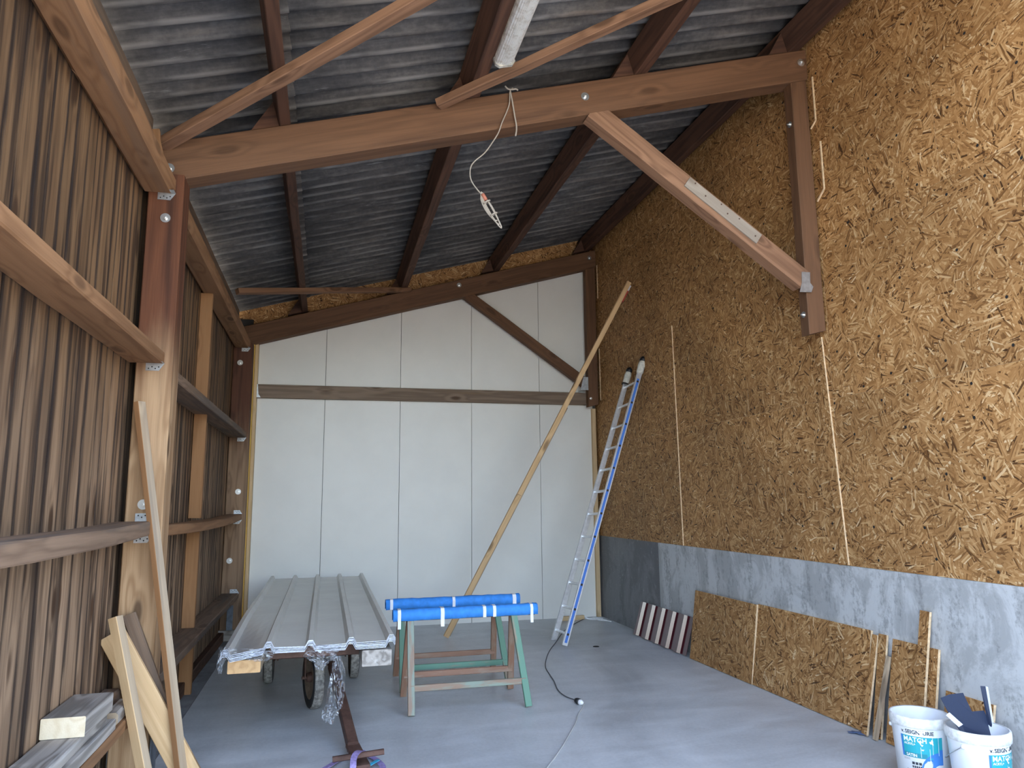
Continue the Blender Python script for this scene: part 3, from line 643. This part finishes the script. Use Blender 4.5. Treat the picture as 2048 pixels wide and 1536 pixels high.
# ================================================================== TROLLEY WITH STEEL SHEETS
tr = thing('flat_trolley', 'rusty brown steel trolley with a drawbar, under the stack of steel sheets', 'trolley', (-.05, 6.6, 0))
box('cross_beam', (-.335, 5.42, .555), (.255, 5.50, .645), 'rust', tr, .004, 0)
for x in (-.30, .22): box('frame_rail', (x-.035, 5.50, .565), (x+.035, 8.45, .645), 'rust', tr, .004, 1)
box('cross_beam', (-.335, 8.45, .555), (.255, 8.53, .645), 'rust', tr, .004, 0)
for yy in (6.16, 7.25, 8.2): box('bolster', (-.60, yy-.04, .462), (.47, yy+.04, .530), 'rust', tr, .004, 0)
for x in (-.30, .22):
    for yy in (6.16, 7.25, 8.2): box('spacer', (x-.03, yy-.03, .530), (x+.03, yy+.03, .566), 'rust', tr, .002, 0)
def wheel(c, ax, R, wd):
    ax = Vector(ax).normalized(); x = ax.orthogonal().normalized(); y = ax.cross(x); Wd = axes(c, x, y, ax); r0 = R*.70
    wh = lathe('tyre', [(r0, -wd*.42), (R*.86, -wd*.5), (R*.965, -wd*.42), (R, -wd*.30), (R*1.0, wd*.30), (R*.965, wd*.42), (R*.86, wd*.5), (r0, wd*.42), (r0, -wd*.42)], ['tyre', 'tread'], tr, Wd, 40, [0, 0, 1, 1, 1, 0, 0, 0])
    lathe('rim', [(.0, -wd*.16), (R*.22, -wd*.18), (R*.55, -wd*.10), (R*.66, -wd*.40), (R*.715, -wd*.40), (R*.715, wd*.40), (R*.66, wd*.40), (R*.55, wd*.10), (R*.22, wd*.18), (0, wd*.16)], 'rim', wh, Wd, 32)
    lathe('hub', [(0, -wd*.62), (R*.14, -wd*.62), (R*.17, -wd*.3), (R*.17, wd*.3), (R*.14, wd*.62), (0, wd*.62)], 'rust', wh, Wd, 16); return wh
sd = Vector((.24, -1, 0)).normalized(); sa = Vector((1, .24, 0)).normalized()      # steering direction and axle
c0 = Vector((-.055, 6.30, .235)); wheel(c0, sa, .235, .085)
for s in (-1, 1): beam('fork_arm', c0+sa*.068*s, c0+sa*.068*s+Vector((0, 0, .235)), .045, .010, 'rust', tr, up=sa, ch=.002)
beam('axle', c0-sa*.09, c0+sa*.09, .022, .022, 'rust', tr, ch=.006)
beam('fork_head', c0+sa*-.085+Vector((0, 0, .225)), c0+sa*.085+Vector((0, 0, .225)), .09, .015, 'rust', tr, ch=.003)
for x in (-.455, .295):
    wheel(Vector((x, 7.26, .215)), (1, .02, 0), .215, .085)
    beam('axle_bracket', (x+(.075 if x < 0 else -.075), 7.26, .19), (x+(.075 if x < 0 else -.075), 7.26, .465), .05, .012, 'rust', tr, up=(1, 0, 0), ch=.002)
beam('axle', (-.50, 7.26, .215), (.34, 7.26, .215), .03, .03, 'rust', tr, ch=.008)
db0, db1 = c0+sd*.12+sa*.12+Vector((0, 0, .10)), Vector((.215, 5.10, .050))
beam('drawbar', db0, db1, .068, .068, 'rust', tr, ch=.005, n=4)
beam('drawbar_eye', db1-(db1-db0).normalized()*.02, db1+Vector((.05, -.32, -.022)), .088, .022, 'rust', tr, ch=.004, n=3)
beam('fork_link', c0+sa*.068+Vector((0, 0, .12)), db0+sd*.05, .03, .03, 'rust', tr, ch=.003)
q = at(665, 1519, Z=.085); q2 = at(768, 1503, Z=.10); hb = beam('handle_bar', q, q2, .032, .03, 'rust', tr, ch=.006)
# webbing strap looped round the handle
def ribbon(name, path, w, mat, parent, upv=None):
    path = spline(path, 6); vs, fs = [], []
    for i, p in enumerate(path):
        t = (path[min(i+1, len(path)-1)]-path[max(i-1, 0)]).normalized()
        s = (t.cross(Vector(upv[i*len(upv)//len(path)] if upv else (0, 0, 1)))); s = s.normalized() if s.length > 1e-4 else Vector((1, 0, 0))
        n = t.cross(s)
        for a, b in ((-.5, 0), (.5, 0), (.5, .003), (-.5, .003)): vs.append(p+s*(w*a)+n*b)
    for i in range(len(path)-1):
        for k in range(4): fs.append((i*4+k, i*4+(k+1) % 4, i*4+4+(k+1) % 4, i*4+4+k))
    return mesh(name, vs, fs, mat, parent)
st = thing('webbing_strap', 'purple webbing strap looped round the trolley handle on the floor', 'strap', at(710, 1520, Z=0))
ribbon('loop', [at(702, 1560, Z=.02), at(706, 1534, Z=.10), at(708, 1515, Z=.125), at(716, 1503, Z=.12), at(726, 1502, Z=.05), at(720, 1508, Z=.02)], .036, 'strap', st, [(0, -.6, .8)])
ribbon('loop', [at(700, 1510, Z=.015), at(680, 1518, Z=.02), at(660, 1530, Z=.035), at(644, 1540, Z=.02), at(660, 1550, Z=.01), at(690, 1546, Z=.01)], .036, 'strap', st)
ribbon('loop', [at(735, 1510, Z=.01), at(752, 1518, Z=.02), at(766, 1534, Z=.03), at(755, 1545, Z=.02), at(735, 1540, Z=.012), at(722, 1548, Z=.01)], .036, 'strap', st)
ribbon('tag', [at(738, 1530, Z=.03), at(757, 1519, Z=.04)], .025, 'cyan', st)

TG = 'thick timbers on the trolley'
tag(box('carrying_timber', (-.575, 5.16, .531), (-.375, 8.6, .611), 'pine_grey', None, .004, 1, end='endgrain_dk', n=6), 'thick sawn timber under the left edge of the steel sheets, fresh orange end', 'timber', TG)
tag(box('carrying_timber', (.262, 5.13, .531), (.455, 8.6, .632), 'grey_board', None, .004, 1, end='grey_board', n=6), 'thick grey timber under the right edge of the steel sheets, pale weathered end', 'timber', TG)

RIBS = [-.592, -.330, -.070, .188, .450]
def prof_z(x, ribs=RIBS, h=.036, tw=.014, bw=.034):
    for c in ribs:
        dx = abs(x-c)
        if dx < tw: return h
        if dx < bw: return h*(bw-dx)/(bw-tw)
    return 0
px_ = sorted({round(v, 4) for c in RIBS for v in (c-.034, c-.014, c+.014, c+.034)} | {-.618, .478} | {round(-.618+i*1.096/20, 3) for i in range(21)})
px_ = [x for x in px_ if -.6181 <= x <= .4781]
def sstep(a, b, v): f = min(max((v-a)/(b-a), 0), 1); return f*f*(3-2*f)
for s in range(6):
    vs, fs = [], []; y0 = 5.13+random.uniform(-.006, .006); nx, ny = len(px_), 14; xo = random.uniform(-.002, .002); th = .0045
    for side_ in (0, 1):
        for j in range(ny):
            f = j/(ny-1); yy = y0+(9.42-y0)*f**1.4
            for x in px_:
                dr = -.040*sstep(-.30, -.62, x)*sstep(6.6, 5.1, yy)-.006*sstep(6, 5.1, yy)+.012*sstep(8, 9.4, yy)
                sag = .004*math.sin(7*x+s)*sstep(6, 5.1, yy)
                vs.append((x+xo, yy, .650+s*.0075+prof_z(x)+dr+sag*(s-2)*.3+side_*th))
    def I(sd_, j, i): return (sd_*ny+j)*nx+i
    fm = []
    for j in range(ny-1):
        for i in range(nx-1):
            fs.append((I(0, j, i), I(0, j+1, i), I(0, j+1, i+1), I(0, j, i+1))); fm.append(0)
            fs.append((I(1, j, i), I(1, j, i+1), I(1, j+1, i+1), I(1, j+1, i))); fm.append(0)
        for i, fl_ in ((0, 0), (nx-1, 1)):
            fs.append((I(0, j, i), I(1, j, i), I(1, j+1, i), I(0, j+1, i)) if not fl_ else (I(0, j, i), I(0, j+1, i), I(1, j+1, i), I(1, j, i))); fm.append(1)
    for i in range(nx-1):
        fs.append((I(0, 0, i), I(0, 0, i+1), I(1, 0, i+1), I(1, 0, i))); fm.append(1)
        fs.append((I(0, ny-1, i), I(1, ny-1, i), I(1, ny-1, i+1), I(0, ny-1, i+1))); fm.append(1)
    lab = ['lowest ribbed steel sheet in the stack on the trolley', 'second lowest ribbed steel sheet in the stack on the trolley', 'third ribbed steel sheet from the bottom of the trolley stack',
           'third ribbed steel sheet from the top of the trolley stack', 'second ribbed steel sheet from the top of the trolley stack', 'topmost taupe ribbed steel sheet of the stack on the trolley'][s]
    tag(mesh('ribbed_steel_sheet', vs, fs, ['sheet', 'sheet_edge'], None, None, False, fm), lab, 'sheet', 'steel sheets stacked on the trolley')

# torn plastic film hanging from the stack
def filmsheet(name, cols_, Y, amp, lab, seed):
    """cols_: list of (left px, right px, py) rows; crumpled between them"""
    vs, fs = [], []; nu = 16; rows_ = []
    for i in range(len(cols_)-1):
        for j in range(6): f = j/6; rows_.append([cols_[i][k]*(1-f)+cols_[i+1][k]*f for k in range(3)])
    rows_.append(list(cols_[-1]))
    for r_, (l, rr, py) in enumerate(rows_):
        for u in range(nu+1):
            f = u/nu; px = l+(rr-l)*f; nz = mnoise.noise(Vector((f*5+seed, r_*.45, seed*3)))*amp+mnoise.noise(Vector((f*13+seed, r_*1.1, seed)))*amp*.22
            e = mnoise.noise(Vector((f*7, seed*5, r_*.2)))
            v = at(px+e*2.5, py+e*3, Y=Y); v.y += nz; vs.append(v)
    for r_ in range(len(rows_)-1):
        for u in range(nu): a_ = r_*(nu+1)+u; fs.append((a_, a_+1, a_+nu+2, a_+nu+1))
    return tag(mesh(name, vs, fs, 'film', None, None, True), lab, 'plastic film', 'torn film on the sheet stack')
filmsheet('plastic_film', [(452, 556, 1298), (468, 548, 1308), (492, 540, 1318), (512, 530, 1322)], 5.09, .03, 'crumpled clear film under the front left edge of the steel sheets', 1.3)
filmsheet('plastic_film', [(438, 462, 1296), (436, 456, 1312), (432, 446, 1330), (436, 444, 1348)], 5.10, .02, 'narrow clear film dangling from the front left corner of the steel sheets', 6.1)
filmsheet('plastic_film', [(614, 684, 1290), (610, 676, 1302), (606, 672, 1314), (628, 656, 1326), (632, 646, 1340)], 5.07, .045, 'bunched clear film at the middle of the steel sheet stack', 2.7)
filmsheet('plastic_film', [(668, 682, 1312), (664, 690, 1340), (656, 690, 1376), (650, 686, 1412), (640, 672, 1432), (648, 666, 1446)], 5.06, .04, 'long torn strip of clear film hanging in front of the drawbar', 4.4)

# ================================================================== SAWHORSES
def sawhorse(lab, y, yf, yb, xl, xr, bl, br, ztop, mats, strips, seed):
    random.seed(seed)
    o = thing('sawhorse', lab, 'sawhorse', ((xl+xr)/2, y, 0), 'padded sawhorses')
    tb = beam('top_beam', (bl+.02, y, ztop-.085), (br-.02, y, ztop-.082), .07, .06, mats[0], o, ch=.004, n=5, jit=.001)
    # foam pad wrapped over the beam: an upside-down U
    sec = [(-.055, -.062), (-.060, -.01), (-.045, .018), (0, .024), (.045, .018), (.060, -.01), (.055, -.062), (.040, -.062), (.038, -.002), (-.038, -.002), (-.040, -.062)]
    vs, fs = [], []; n = 22; m = len(sec)
    for i in range(n):
        x = bl+(br-bl)*i/(n-1); j = random.uniform(-.003, .003)
        for (a_, b_) in sec: vs.append((x, y+a_*(1+j*4), ztop-.048+b_+j+(.004*i/(n-1))))
    for i in range(n-1):
        for k in range(m): fs.append((i*m+k, i*m+(k+1) % m, (i+1)*m+(k+1) % m, (i+1)*m+k))
    fs += [tuple(range(m)), tuple(reversed(range((n-1)*m, n*m)))]
    pad = mesh('foam_padding', vs, fs, 'foam', o, None, True)
    for f, hang, wd in strips:
        x = bl+(br-bl)*f; s2 = [(-.063, -.064-hang)]+[(a_*1.06, b_+.002 if b_ > 0 else b_) for a_, b_ in sec[:7]]
        vs, fs = [], []
        for xx in (x-wd/2, x+wd/2):
            for a_, b_ in s2: vs.append((xx, y+a_, ztop-.046+b_+.002*f))
        q = len(s2)
        for k in range(q-1): fs.append((k, k+q, k+q+1, k+1))
        mesh('tape_band', vs, fs, 'tape', pad)
    legs = []
    for (fx, tx) in ((xl, xl+.015), (xr, xr-.055)):
        for (fy, dy) in ((yf, -.012), (yb, .012)):
            top = Vector((tx, y+dy, ztop-.060)); ft = Vector((fx, fy, 0)); dd = (top-ft).normalized()
            mt = mats[1] if fy == yf and fx == xr else mats[2] if fy == yf else mats[3]
            beam('leg', ft+Vector((0, 0, .012)), top, .030, .052, mt, o, up=Vector((1, 0, .02)), ch=.003, n=3)
    for fy, dy, mt in ((yf, -.012, mats[2]), (yb, .012, mats[3])):
        h = .19; f = h/(ztop-.06); yy = fy+(y+dy-fy)*f
        beam('stretcher', (xl+.015*f-.01, yy, h), (xr-.055*f+.01, yy, h), .026, .046, mt, o, ch=.003, n=3)
    return o
sawhorse('front worn green sawhorse with blue foam padding and four white tape bands', 6.10, 5.82, 6.42, .67, 1.585, .545, 1.735, .775, ('rust', 'green', 'greenbare', 'brownleg'),
         ((.04, .06, .026), (.33, .055, .030), (.62, 0, .026), (.69, 0, .026), (.955, .06, .024)), 3)
sawhorse('rear worn sawhorse with blue foam padding, closer to the white wall', 6.83, 6.52, 7.16, .675, 1.60, .545, 1.775, .765, ('green', 'green', 'green', 'brownleg'), ((.04, 0, .026), (.495, 0, .026), (.955, 0, .034)), 5)
random.seed(11)

# ================================================================== LEFT CORNER TIMBERS
tag(beam('leaning_lath', (-.700, 4.60, .012), (-1.088, 4.700, 2.20), .060, .036, 'pine_grey', None, up=(.86, -.5, .2), ch=.002, n=8, jit=.0006, end='stud', sides=True), 'long slim lath leaning against the thick timber post', 'lath')
tag(beam('leaning_lath', (-.800, 4.34, .012), (-1.085, 4.50, 1.00), .050, .058, 'pine_grey', None, up=(.86, -.5, .2), ch=.003, n=5, end='pine', sides=True), 'short square pale lath leaning over the lowest rail', 'lath')
tag(beam('leaning_plank', (-.655, 4.635, .055), (-1.135, 4.655, .89), .032, .135, 'pine', None, up=(1, 0, .5), ch=.003, n=5, end='endgrain_dk'), 'pale plank leaning at a slant behind the short square lath', 'plank')
tag(beam('leaning_plank', (-.69, 4.700, .055), (-1.065, 4.712, .985), .026, .070, 'girt_grey', None, up=(1, 0, .5), ch=.003, n=5, end='pine_grey'), 'narrow dark plank mostly hidden behind the slanting pale plank', 'plank')
GB = 'loose boards on the lowest rail'
tag(box('loose_board', (-1.17, 2.05, .4905), (-.985, 4.24, .545), 'grey_board', None, .005, 1, n=8, jit=.002, end='grey_board'), 'lower silvery grey board lying along the lowest rail', 'board', GB)
tag(box('loose_board', (-1.172, 2.0, .5455), (-1.01, 4.17, .595), 'grey_board', None, .005, 1, n=8, jit=.002, end='grey_board'), 'upper silvery grey board under the short cut plank', 'board', GB)
tag(beam('plank_offcut', (-1.085, 3.765, .640), (-1.082, 4.19, .640), .178, .086, 'grey_board', None, ch=.003, n=4, end='endgrain'), 'short thick cut plank with a fresh pale end on the grey boards', 'offcut', GB)
tag(box('wood_block', (-1.068, 4.31, .4905), (-.992, 4.60, .555), 'grey_board', None, .012, 1, end='pine_grey'), 'small rounded wood block on the lowest rail beside the cut plank', 'block', GB)
tag(box('wood_block', (-1.172, 4.28, .4905), (-1.078, 4.70, .59), 'girt_grey', None, .012, 1), 'dark wood block against the planks behind the small rounded block', 'block', GB)

# ================================================================== RIGHT SIDE: RED SHEET, BOARDS
def tilted(y0, y1, xb, z1, th, xt=XR):
    """frame of a board standing at the foot xb and leaning on the wall: local x along -Y ... returns corner frame"""
    d = Vector((xt-th-xb, 0, z1)).normalized(); return d
n_ = 60; W0, W1 = 7.19, 8.52; Hh = .375; dS = Vector((3.752-3.640, 0, Hh)).normalized(); nS = Vector((-dS.z, 0, dS.x))
ribs = [W0+.18+i*.262 for i in range(5)]
ps = []
for c in ribs: ps += [(c-.050, 0), (c-.036, .036), (c+.020, .036), (c+.060, 0)]
ps = [(W0, .0)]+[q for q in ps if W0+.005 < q[0] < W1-.005]+[(W1, .0)]
vs, fs = [], []
for h_ in (0, Hh/dS.z):
    for o_ in (0, .003):
        for yy, zz_ in ps: q = Vector((3.640, yy, .004))+dS*h_+nS*(zz_+o_); vs.append(q)
m = len(ps)
for i in range(m-1):
    fs += [(m+i, m+i+1, 3*m+i+1, 3*m+i), (i, 2*m+i, 2*m+i+1, i+1), (2*m+i, 3*m+i, 3*m+i+1, 2*m+i+1), (i, i+1, m+i+1, m+i)]
fs += [(0, m, 3*m, 2*m), (m-1, 3*m-1, 4*m-1, 2*m-1)]
tag(mesh('ribbed_steel_offcut', vs, fs, 'maroon', None), 'short burgundy ribbed steel offcut leaning against the concrete base', 'sheet')

OB = 'particle board pieces leaning on the concrete base'
def lean(name, lab, ya, yb, xfoot, z1, th, ytop=None, mat='osb', end='osb_edge', xt=XR, cat='board'):
    """board from foot (xfoot) to the wall, spanning ya..yb along the wall; ytop shifts the top"""
    sh_ = (ytop or 0); c = (ya+yb)/2
    p0 = Vector((xfoot, c, .003)); top = Vector((xt-th*.55, c+sh_, z1)); dd = (top-p0).normalized(); up = Vector((-dd.z, 0, dd.x))
    p0 += up*th*.5*.2
    return tag(beam(name, p0, top, abs(yb-ya), th, mat, None, up=up, ch=.001, end=end, sides=True), lab, cat, OB)
lean('board_offcut', 'particle board half next to the burgundy steel offcut', 5.965, 7.09, 3.640, .668, .018, xt=XR-.022)
lean('board_offcut', 'large particle board half in the middle of the leaning row', 4.575, 5.98, 3.648, .672, .018)
lean('board_strip', 'narrow particle board strip at the near end of the large leaning boards', 4.508, 4.560, 3.598, .650, .016, .004, xt=XR-.004)
lean('board_strip', 'wider particle board strip behind the slim greyed lath', 4.424, 4.502, 3.640, .664, .016, .004)
lean('slim_lath', 'slim greyed lath leaning between the particle board pieces', 4.416, 4.448, 3.596, .535, .020, -.035, 'pine_grey', 'pine_grey', XR-.030, 'lath')
lean('board_offcut', 'medium particle board piece standing behind the left paint bucket', 3.985, 4.372, 3.635, .652, .018, .0, xt=XR-.001)
lean('board_strip', 'tallest particle board strip, rising above the others', 4.045, 4.125, 3.605, .875, .018, -.02, xt=XR-.004)
lean('board_offcut', 'low particle board offcut between the two paint buckets', 3.62, 3.96, 3.660, .415, .018)

# ================================================================== PAINT BUCKETS
def text_mesh(body, size, bold=.0):
    cu = bpy.data.curves.new('txt', 'FONT'); cu.body = body; cu.size = size; cu.offset = bold; cu.resolution_u = 2
    o = bpy.data.objects.new('txt', cu); COL.objects.link(o); dg = bpy.context.evaluated_depsgraph_get(); dg.update()
    me = o.evaluated_get(dg).to_mesh(); vs = [v.co.copy() for v in me.vertices]; fs = [tuple(p.vertices) for p in me.polygons]
    o.evaluated_get(dg).to_mesh_clear(); bpy.data.objects.remove(o); bpy.data.curves.remove(cu); return vs, fs
BR0, BR1, BH = .130, .150, .375
def bucket(lab, c, ang, dz=0):
    """ang: direction (radians) the label faces"""
    o = thing('paint_bucket', lab, 'bucket', (c[0], c[1], 0), 'paint buckets by the wall'); Wd = Matrix.Translation((c[0], c[1], 0))
    rr = lambda z: BR0+(BR1-BR0)*z/BH
    bd = lathe('body', [(0, .012), (BR0-.006, .012), (rr(.36)-.004, BH-.004), (rr(.37)-.001, BH), (rr(.37)+.001, BH-.004), (rr(.3), .302), (BR0, .0), (BR0-.02, .0), (0, .004)], 'bucket', o, Wd, 56)
    lathe('rim_band', [(rr(.32)+.0005, .3195), (rr(.32)+.008, .322), (rr(.34)+.0085, .345), (rr(.36)+.0070, .356), (rr(.37)+.0065, BH-.004), (rr(.37)+.003, BH+.001), (rr(.37)-.004, BH+.001)], 'bucket_drip', o, Wd, 56)
    S = math.hypot(BR1-BR0, BH)
    def onto(s, z, k=.0006): a = ang+s/BR1; r = rr(z)+k; return (c[0]+r*math.cos(a), c[1]+r*math.sin(a), z)
    lb = None
    def rect(nm, s0, s1, z0, z1, mat, k, parent, n=14, shape=None):
        vs, fs = [], []
        for i in range(n+1):
            s = s0+(s1-s0)*i/n
            for zz_ in (z0, z1): vs.append(onto(s, zz_, k))
        for i in range(n): fs.append((2*i, 2*i+2, 2*i+3, 2*i+1))
        return mesh(nm, vs, fs, mat, parent)
    def txt(body, size, s, z, mat, k, parent, bold=.0):
        vs, fs = text_mesh(body, size, bold); return mesh('lettering', [onto(s+v.x, z+v.y, k) for v in vs], fs, mat, parent)
    lb = rect('label', -.118, .112, .165, .279, 'teal', .0006, o)
    rect('label_side', -.118, -.107, .165, .279, 'lblue', .0010, lb, 2)
    rect('label_strip', -.107, .02, .165, .190, 'teal_dk', .0009, lb)
    vs, fs = [], []; n = 18                                   # blue swoosh: quarter ring
    for i in range(n+1):
        f = i/n; a = PI*.5+PI*.5*f; cx_, cz_ = .092, .090
        for R_ in (.045, .110): vs.append(onto(cx_+R_*math.cos(a), cz_+R_*math.sin(a), .0012))
    for i in range(n): fs.append((2*i, 2*i+1, 2*i+3, 2*i+2))
    mesh('swoosh', vs, fs, 'lblue', lb)
    rect('swoosh_block', .091, .112, .134, .215, 'lblue', .0012, lb, 4)
    txt('MATCH', .036, -.102, .249, 'lwhite', .0014, lb, .0009); txt('ACRYL+', .017, -.100, .231, 'lwhite', .0014, lb, .0005); txt('SATIN', .022, -.094, .170, 'lwhite', .0014, lb, .0006)
    txt('SEIGNEURIE', .0285, -.088, .291, 'ink', .0008, o, .0008)
    txt('v.', .0285, -.111, .291, 'ink', .0008, o, .0008)
    for i in range(3): rect('print_mark', -.066+i*.019, -.051+i*.019, .128, .142, 'ink', .0008, lb, 2)
    for i in range(5): rect('print_mark', -.066+i*.0112, -.058+i*.0112, .110, .122, 'ink', .0008, lb, 2)
    for i in range(3): rect('print_mark', .062+i*.019, .071+i*.019, .098, .108, 'ink', .0008, lb, 2)
    for z in (.156, .150): rect('print_line', -.112, -.075, z, z+.0012, 'ink', .0008, lb, 4)
    rect('print_line', -.10, -.05, .098, .0995, 'ink', .0008, lb, 4)
    # dried paint splashes and runs over the print
    for s, z, r_, e in ((-.004, .300, .011, 1.2), (-.012, .252, .007, 1.6), (-.004, .236, .006, .8), (.012, .262, .006, .5), (.048, .255, .010, 1.2), (-.002, .212, .008, .5)):
        vs, fs = [onto(s, z, .0022)], []; m_ = 14
        for k in range(m_):
            a = 2*PI*k/m_; q = r_*(1+.35*math.sin(3*a+s*90)+.2*math.sin(5*a)); vs.append(onto(s+q*math.cos(a), z+q*e*math.sin(a), .0018))
        for k in range(m_): fs.append((0, 1+k, 1+(k+1) % m_))
        mesh('paint_splash', vs, fs, 'bucket_drip', o)
    for s, z0, z1 in ((.052, .19, .279), (.085, .185, .279), (-.012, .170, .225), (.035, .15, .22)): rect('paint_run', s, s+.002, z0, z1, 'lwhite', .0017, o, 1)
    # wire bail with its two lugs
    la = ang+PI*.5; P_ = [Vector((c[0]+(rr(.3)+.004)*math.cos(la+s_*PI), c[1]+(rr(.3)+.004)*math.sin(la+s_*PI), .300)) for s_ in (0, 1)]
    for q in P_: lathe('lug', [(0, -.010), (.008, -.010), (.010, 0), (.008, .010), (0, .010)], 'bucket', o, Matrix.Translation(q), 12)
    bk = Vector((math.cos(ang+PI), math.sin(ang+PI), 0)); mid = (P_[0]+P_[1])/2; hx = (P_[0]-P_[1])/2
    tube('bail', [mid+hx*math.cos(PI*t)+bk*(.168*math.sin(PI*t))+Vector((0, 0, -.12*math.sin(PI*t))) for t in [k/20 for k in range(21)]], .0022, 'galv', o, 6)
    return o
ca = math.atan2(-3.745, -3.344)
bucket('left white paint bucket, empty and open, teal and blue label to the front', (3.344, 3.745), ca+.03)
bucket('right white paint bucket holding dark metal offcuts, label turned aside', (3.43, 3.435), math.atan2(-3.435, -3.43)+1.06)

def flash(name, poly, Y, th, mat, lab, fold=None, tilt=0.):
    P_ = [at(px, py, Y=Y) for px, py in poly]
    for q in P_: q.y += tilt*(q.z-.3)
    n = len(P_); off = Vector((.45, .85, 0)).normalized()*th
    vs = P_+[q+off for q in P_]; fs = [tuple(range(n)), tuple(reversed(range(n, 2*n)))]+[(i, i+n, (i+1) % n+n, (i+1) % n) for i in range(n)]
    return mesh(name, vs, fs, mat, None)
FG = 'metal offcuts in the right bucket'
o = thing('metal_flashing', 'dark blue folded metal flashing with a notch, sticking out of the right bucket', 'flashing', at(1945, 1470, Y=3.42), FG)
def face(nm, poly, Ys, mat, th=.0015):
    P_ = [at(px, py, Y=Yv) for (px, py), Yv in zip(poly, Ys)]; n = len(P_); nr = (P_[1]-P_[0]).cross(P_[2]-P_[0]).normalized()*th
    vs = P_+[q+nr for q in P_]; fs = [tuple(range(n)), tuple(reversed(range(n, 2*n)))]+[(i, i+n, (i+1) % n+n, (i+1) % n) for i in range(n)]
    return mesh(nm, vs, fs, mat, o)
face('web', [(1898, 1389), (1926, 1385.5), (1944, 1423), (1968, 1421), (1985, 1458), (1990, 1480), (1938, 1478), (1924, 1450)], [3.480, 3.500, 3.490, 3.500, 3.490, 3.480, 3.470, 3.470], 'navy')
face('flange', [(1898, 1389), (1924, 1450), (1938, 1478), (1926, 1470), (1904, 1440), (1881, 1396)], [3.480, 3.470, 3.470, 3.450, 3.460, 3.460], 'navy')
face('white_hem', [(1892, 1430), (1899, 1425), (1926, 1449), (1918, 1454)], [3.430, 3.440, 3.435, 3.425], 'lwhite', .003)
o = thing('metal_flashing', 'upright dark blue metal strip with a white edge in the right bucket', 'flashing', at(1985, 1470, Y=3.460), FG)
face('web', [(1960.5, 1372), (1971, 1372.5), (1988, 1470), (1981, 1474)], [3.500, 3.480, 3.470, 3.490], 'navy')
face('white_edge', [(1971, 1372.5), (1976, 1374), (1991.5, 1470), (1988, 1470)], [3.480, 3.490, 3.480, 3.470], 'lwhite')

# ================================================================== CABLES AND BITS ON THE FLOOR
ec = thing('extension_cable', 'dark grey cable running from the ladder foot to a black socket', 'cable', (2.05, 5.87, 0))
def fl_(l, z=.006): return spline([at(px, py, Z=z) for px, py in l])
tube('cable', fl_([(1172, 1236), (1150, 1247), (1128, 1262), (1112, 1284), (1100, 1300), (1093, 1316), (1091, 1334), (1100, 1350), (1108, 1362), (1116, 1380), (1130, 1392), (1148, 1399), (1154, 1401)]), .0045, 'cord_dk', ec, 6)
q, q2 = at(1151, 1400, Z=.022), at(1160, 1404, Z=.022); dd = (q2-q).normalized(); lathe('socket', [(0, 0), (.016, .002), (.022, .02), (.024, .055), (0, .056)], 'black', ec, axes(q, dd.orthogonal().normalized(), dd.cross(dd.orthogonal().normalized()), dd), 14)
pl = thing('power_cord', 'pale grey power cord with a white plug, running towards the entrance', 'cable', at(1162, 1406, Z=0))
q = q+dd*.058; lathe('plug', [(0, 0), (.021, .001), (.021, .022), (.012, .045), (0, .046)], 'tape', pl, axes(q, dd.orthogonal().normalized(), dd.cross(dd.orthogonal().normalized()), dd), 14)
tube('cord', fl_([(1168, 1408), (1165, 1416), (1157, 1428), (1152, 1445), (1142, 1463), (1128, 1488), (1112, 1512), (1094, 1536), (1070, 1570), (1030, 1640)]), .0055, 'cord_lt', pl, 6)
wc = thing('coiled_cord', 'loose white cord looped in the far right floor corner', 'cable', (3.55, 9.7, 0))
tube('cord', spline([(3.44, 9.70, .02), (3.52, 9.66, .008), (3.62, 9.64, .008), (3.70, 9.70, .008), (3.66, 9.78, .008), (3.57, 9.74, .012), (3.60, 9.60, .006), (3.68, 9.50, .006), (3.72, 9.44, .006)]), .006, 'tape', wc, 6)
tube('cord', spline([(3.43, 9.74, .05), (3.50, 9.72, .012), (3.58, 9.70, .016), (3.66, 9.62, .006), (3.70, 9.55, .006)]), .006, 'tape', wc, 6)
tag(beam('wood_offcut', (3.10, 9.71, .028), (3.44, 9.74, .028), .05, .055, 'pale', None, ch=.003), 'small yellowish offcut lying at the foot of the white wall behind the ladder', 'offcut')
tag(lathe('floor_cap', [(0, .004), (.030, .004), (.036, .001), (.036, 0)], 'dark', None, Matrix.Translation((2.94, 7.94, .0003)), 20), 'small black round cap set in the floor before the ladder', 'cap')
vs, fs = [], []; c = at(1715, 1467, Z=.004); vs = [c+Vector((0, 0, .012))]
for k in range(18): a = 2*PI*k/18; rr_ = 1+.3*math.sin(3*a)+.2*math.sin(7*a); vs.append(c+Vector((.035*rr_*math.cos(a)-.02*math.sin(a), .10*rr_*math.sin(a)*.6, .002+.006*random.random())))
for k in range(18): fs.append((0, 1+k, 1+(k+1) % 18))
tag(mesh('plastic_scrap', vs, fs, 'scrap', None), 'small crumpled blue plastic scrap on the floor by the leaning boards', 'scrap')
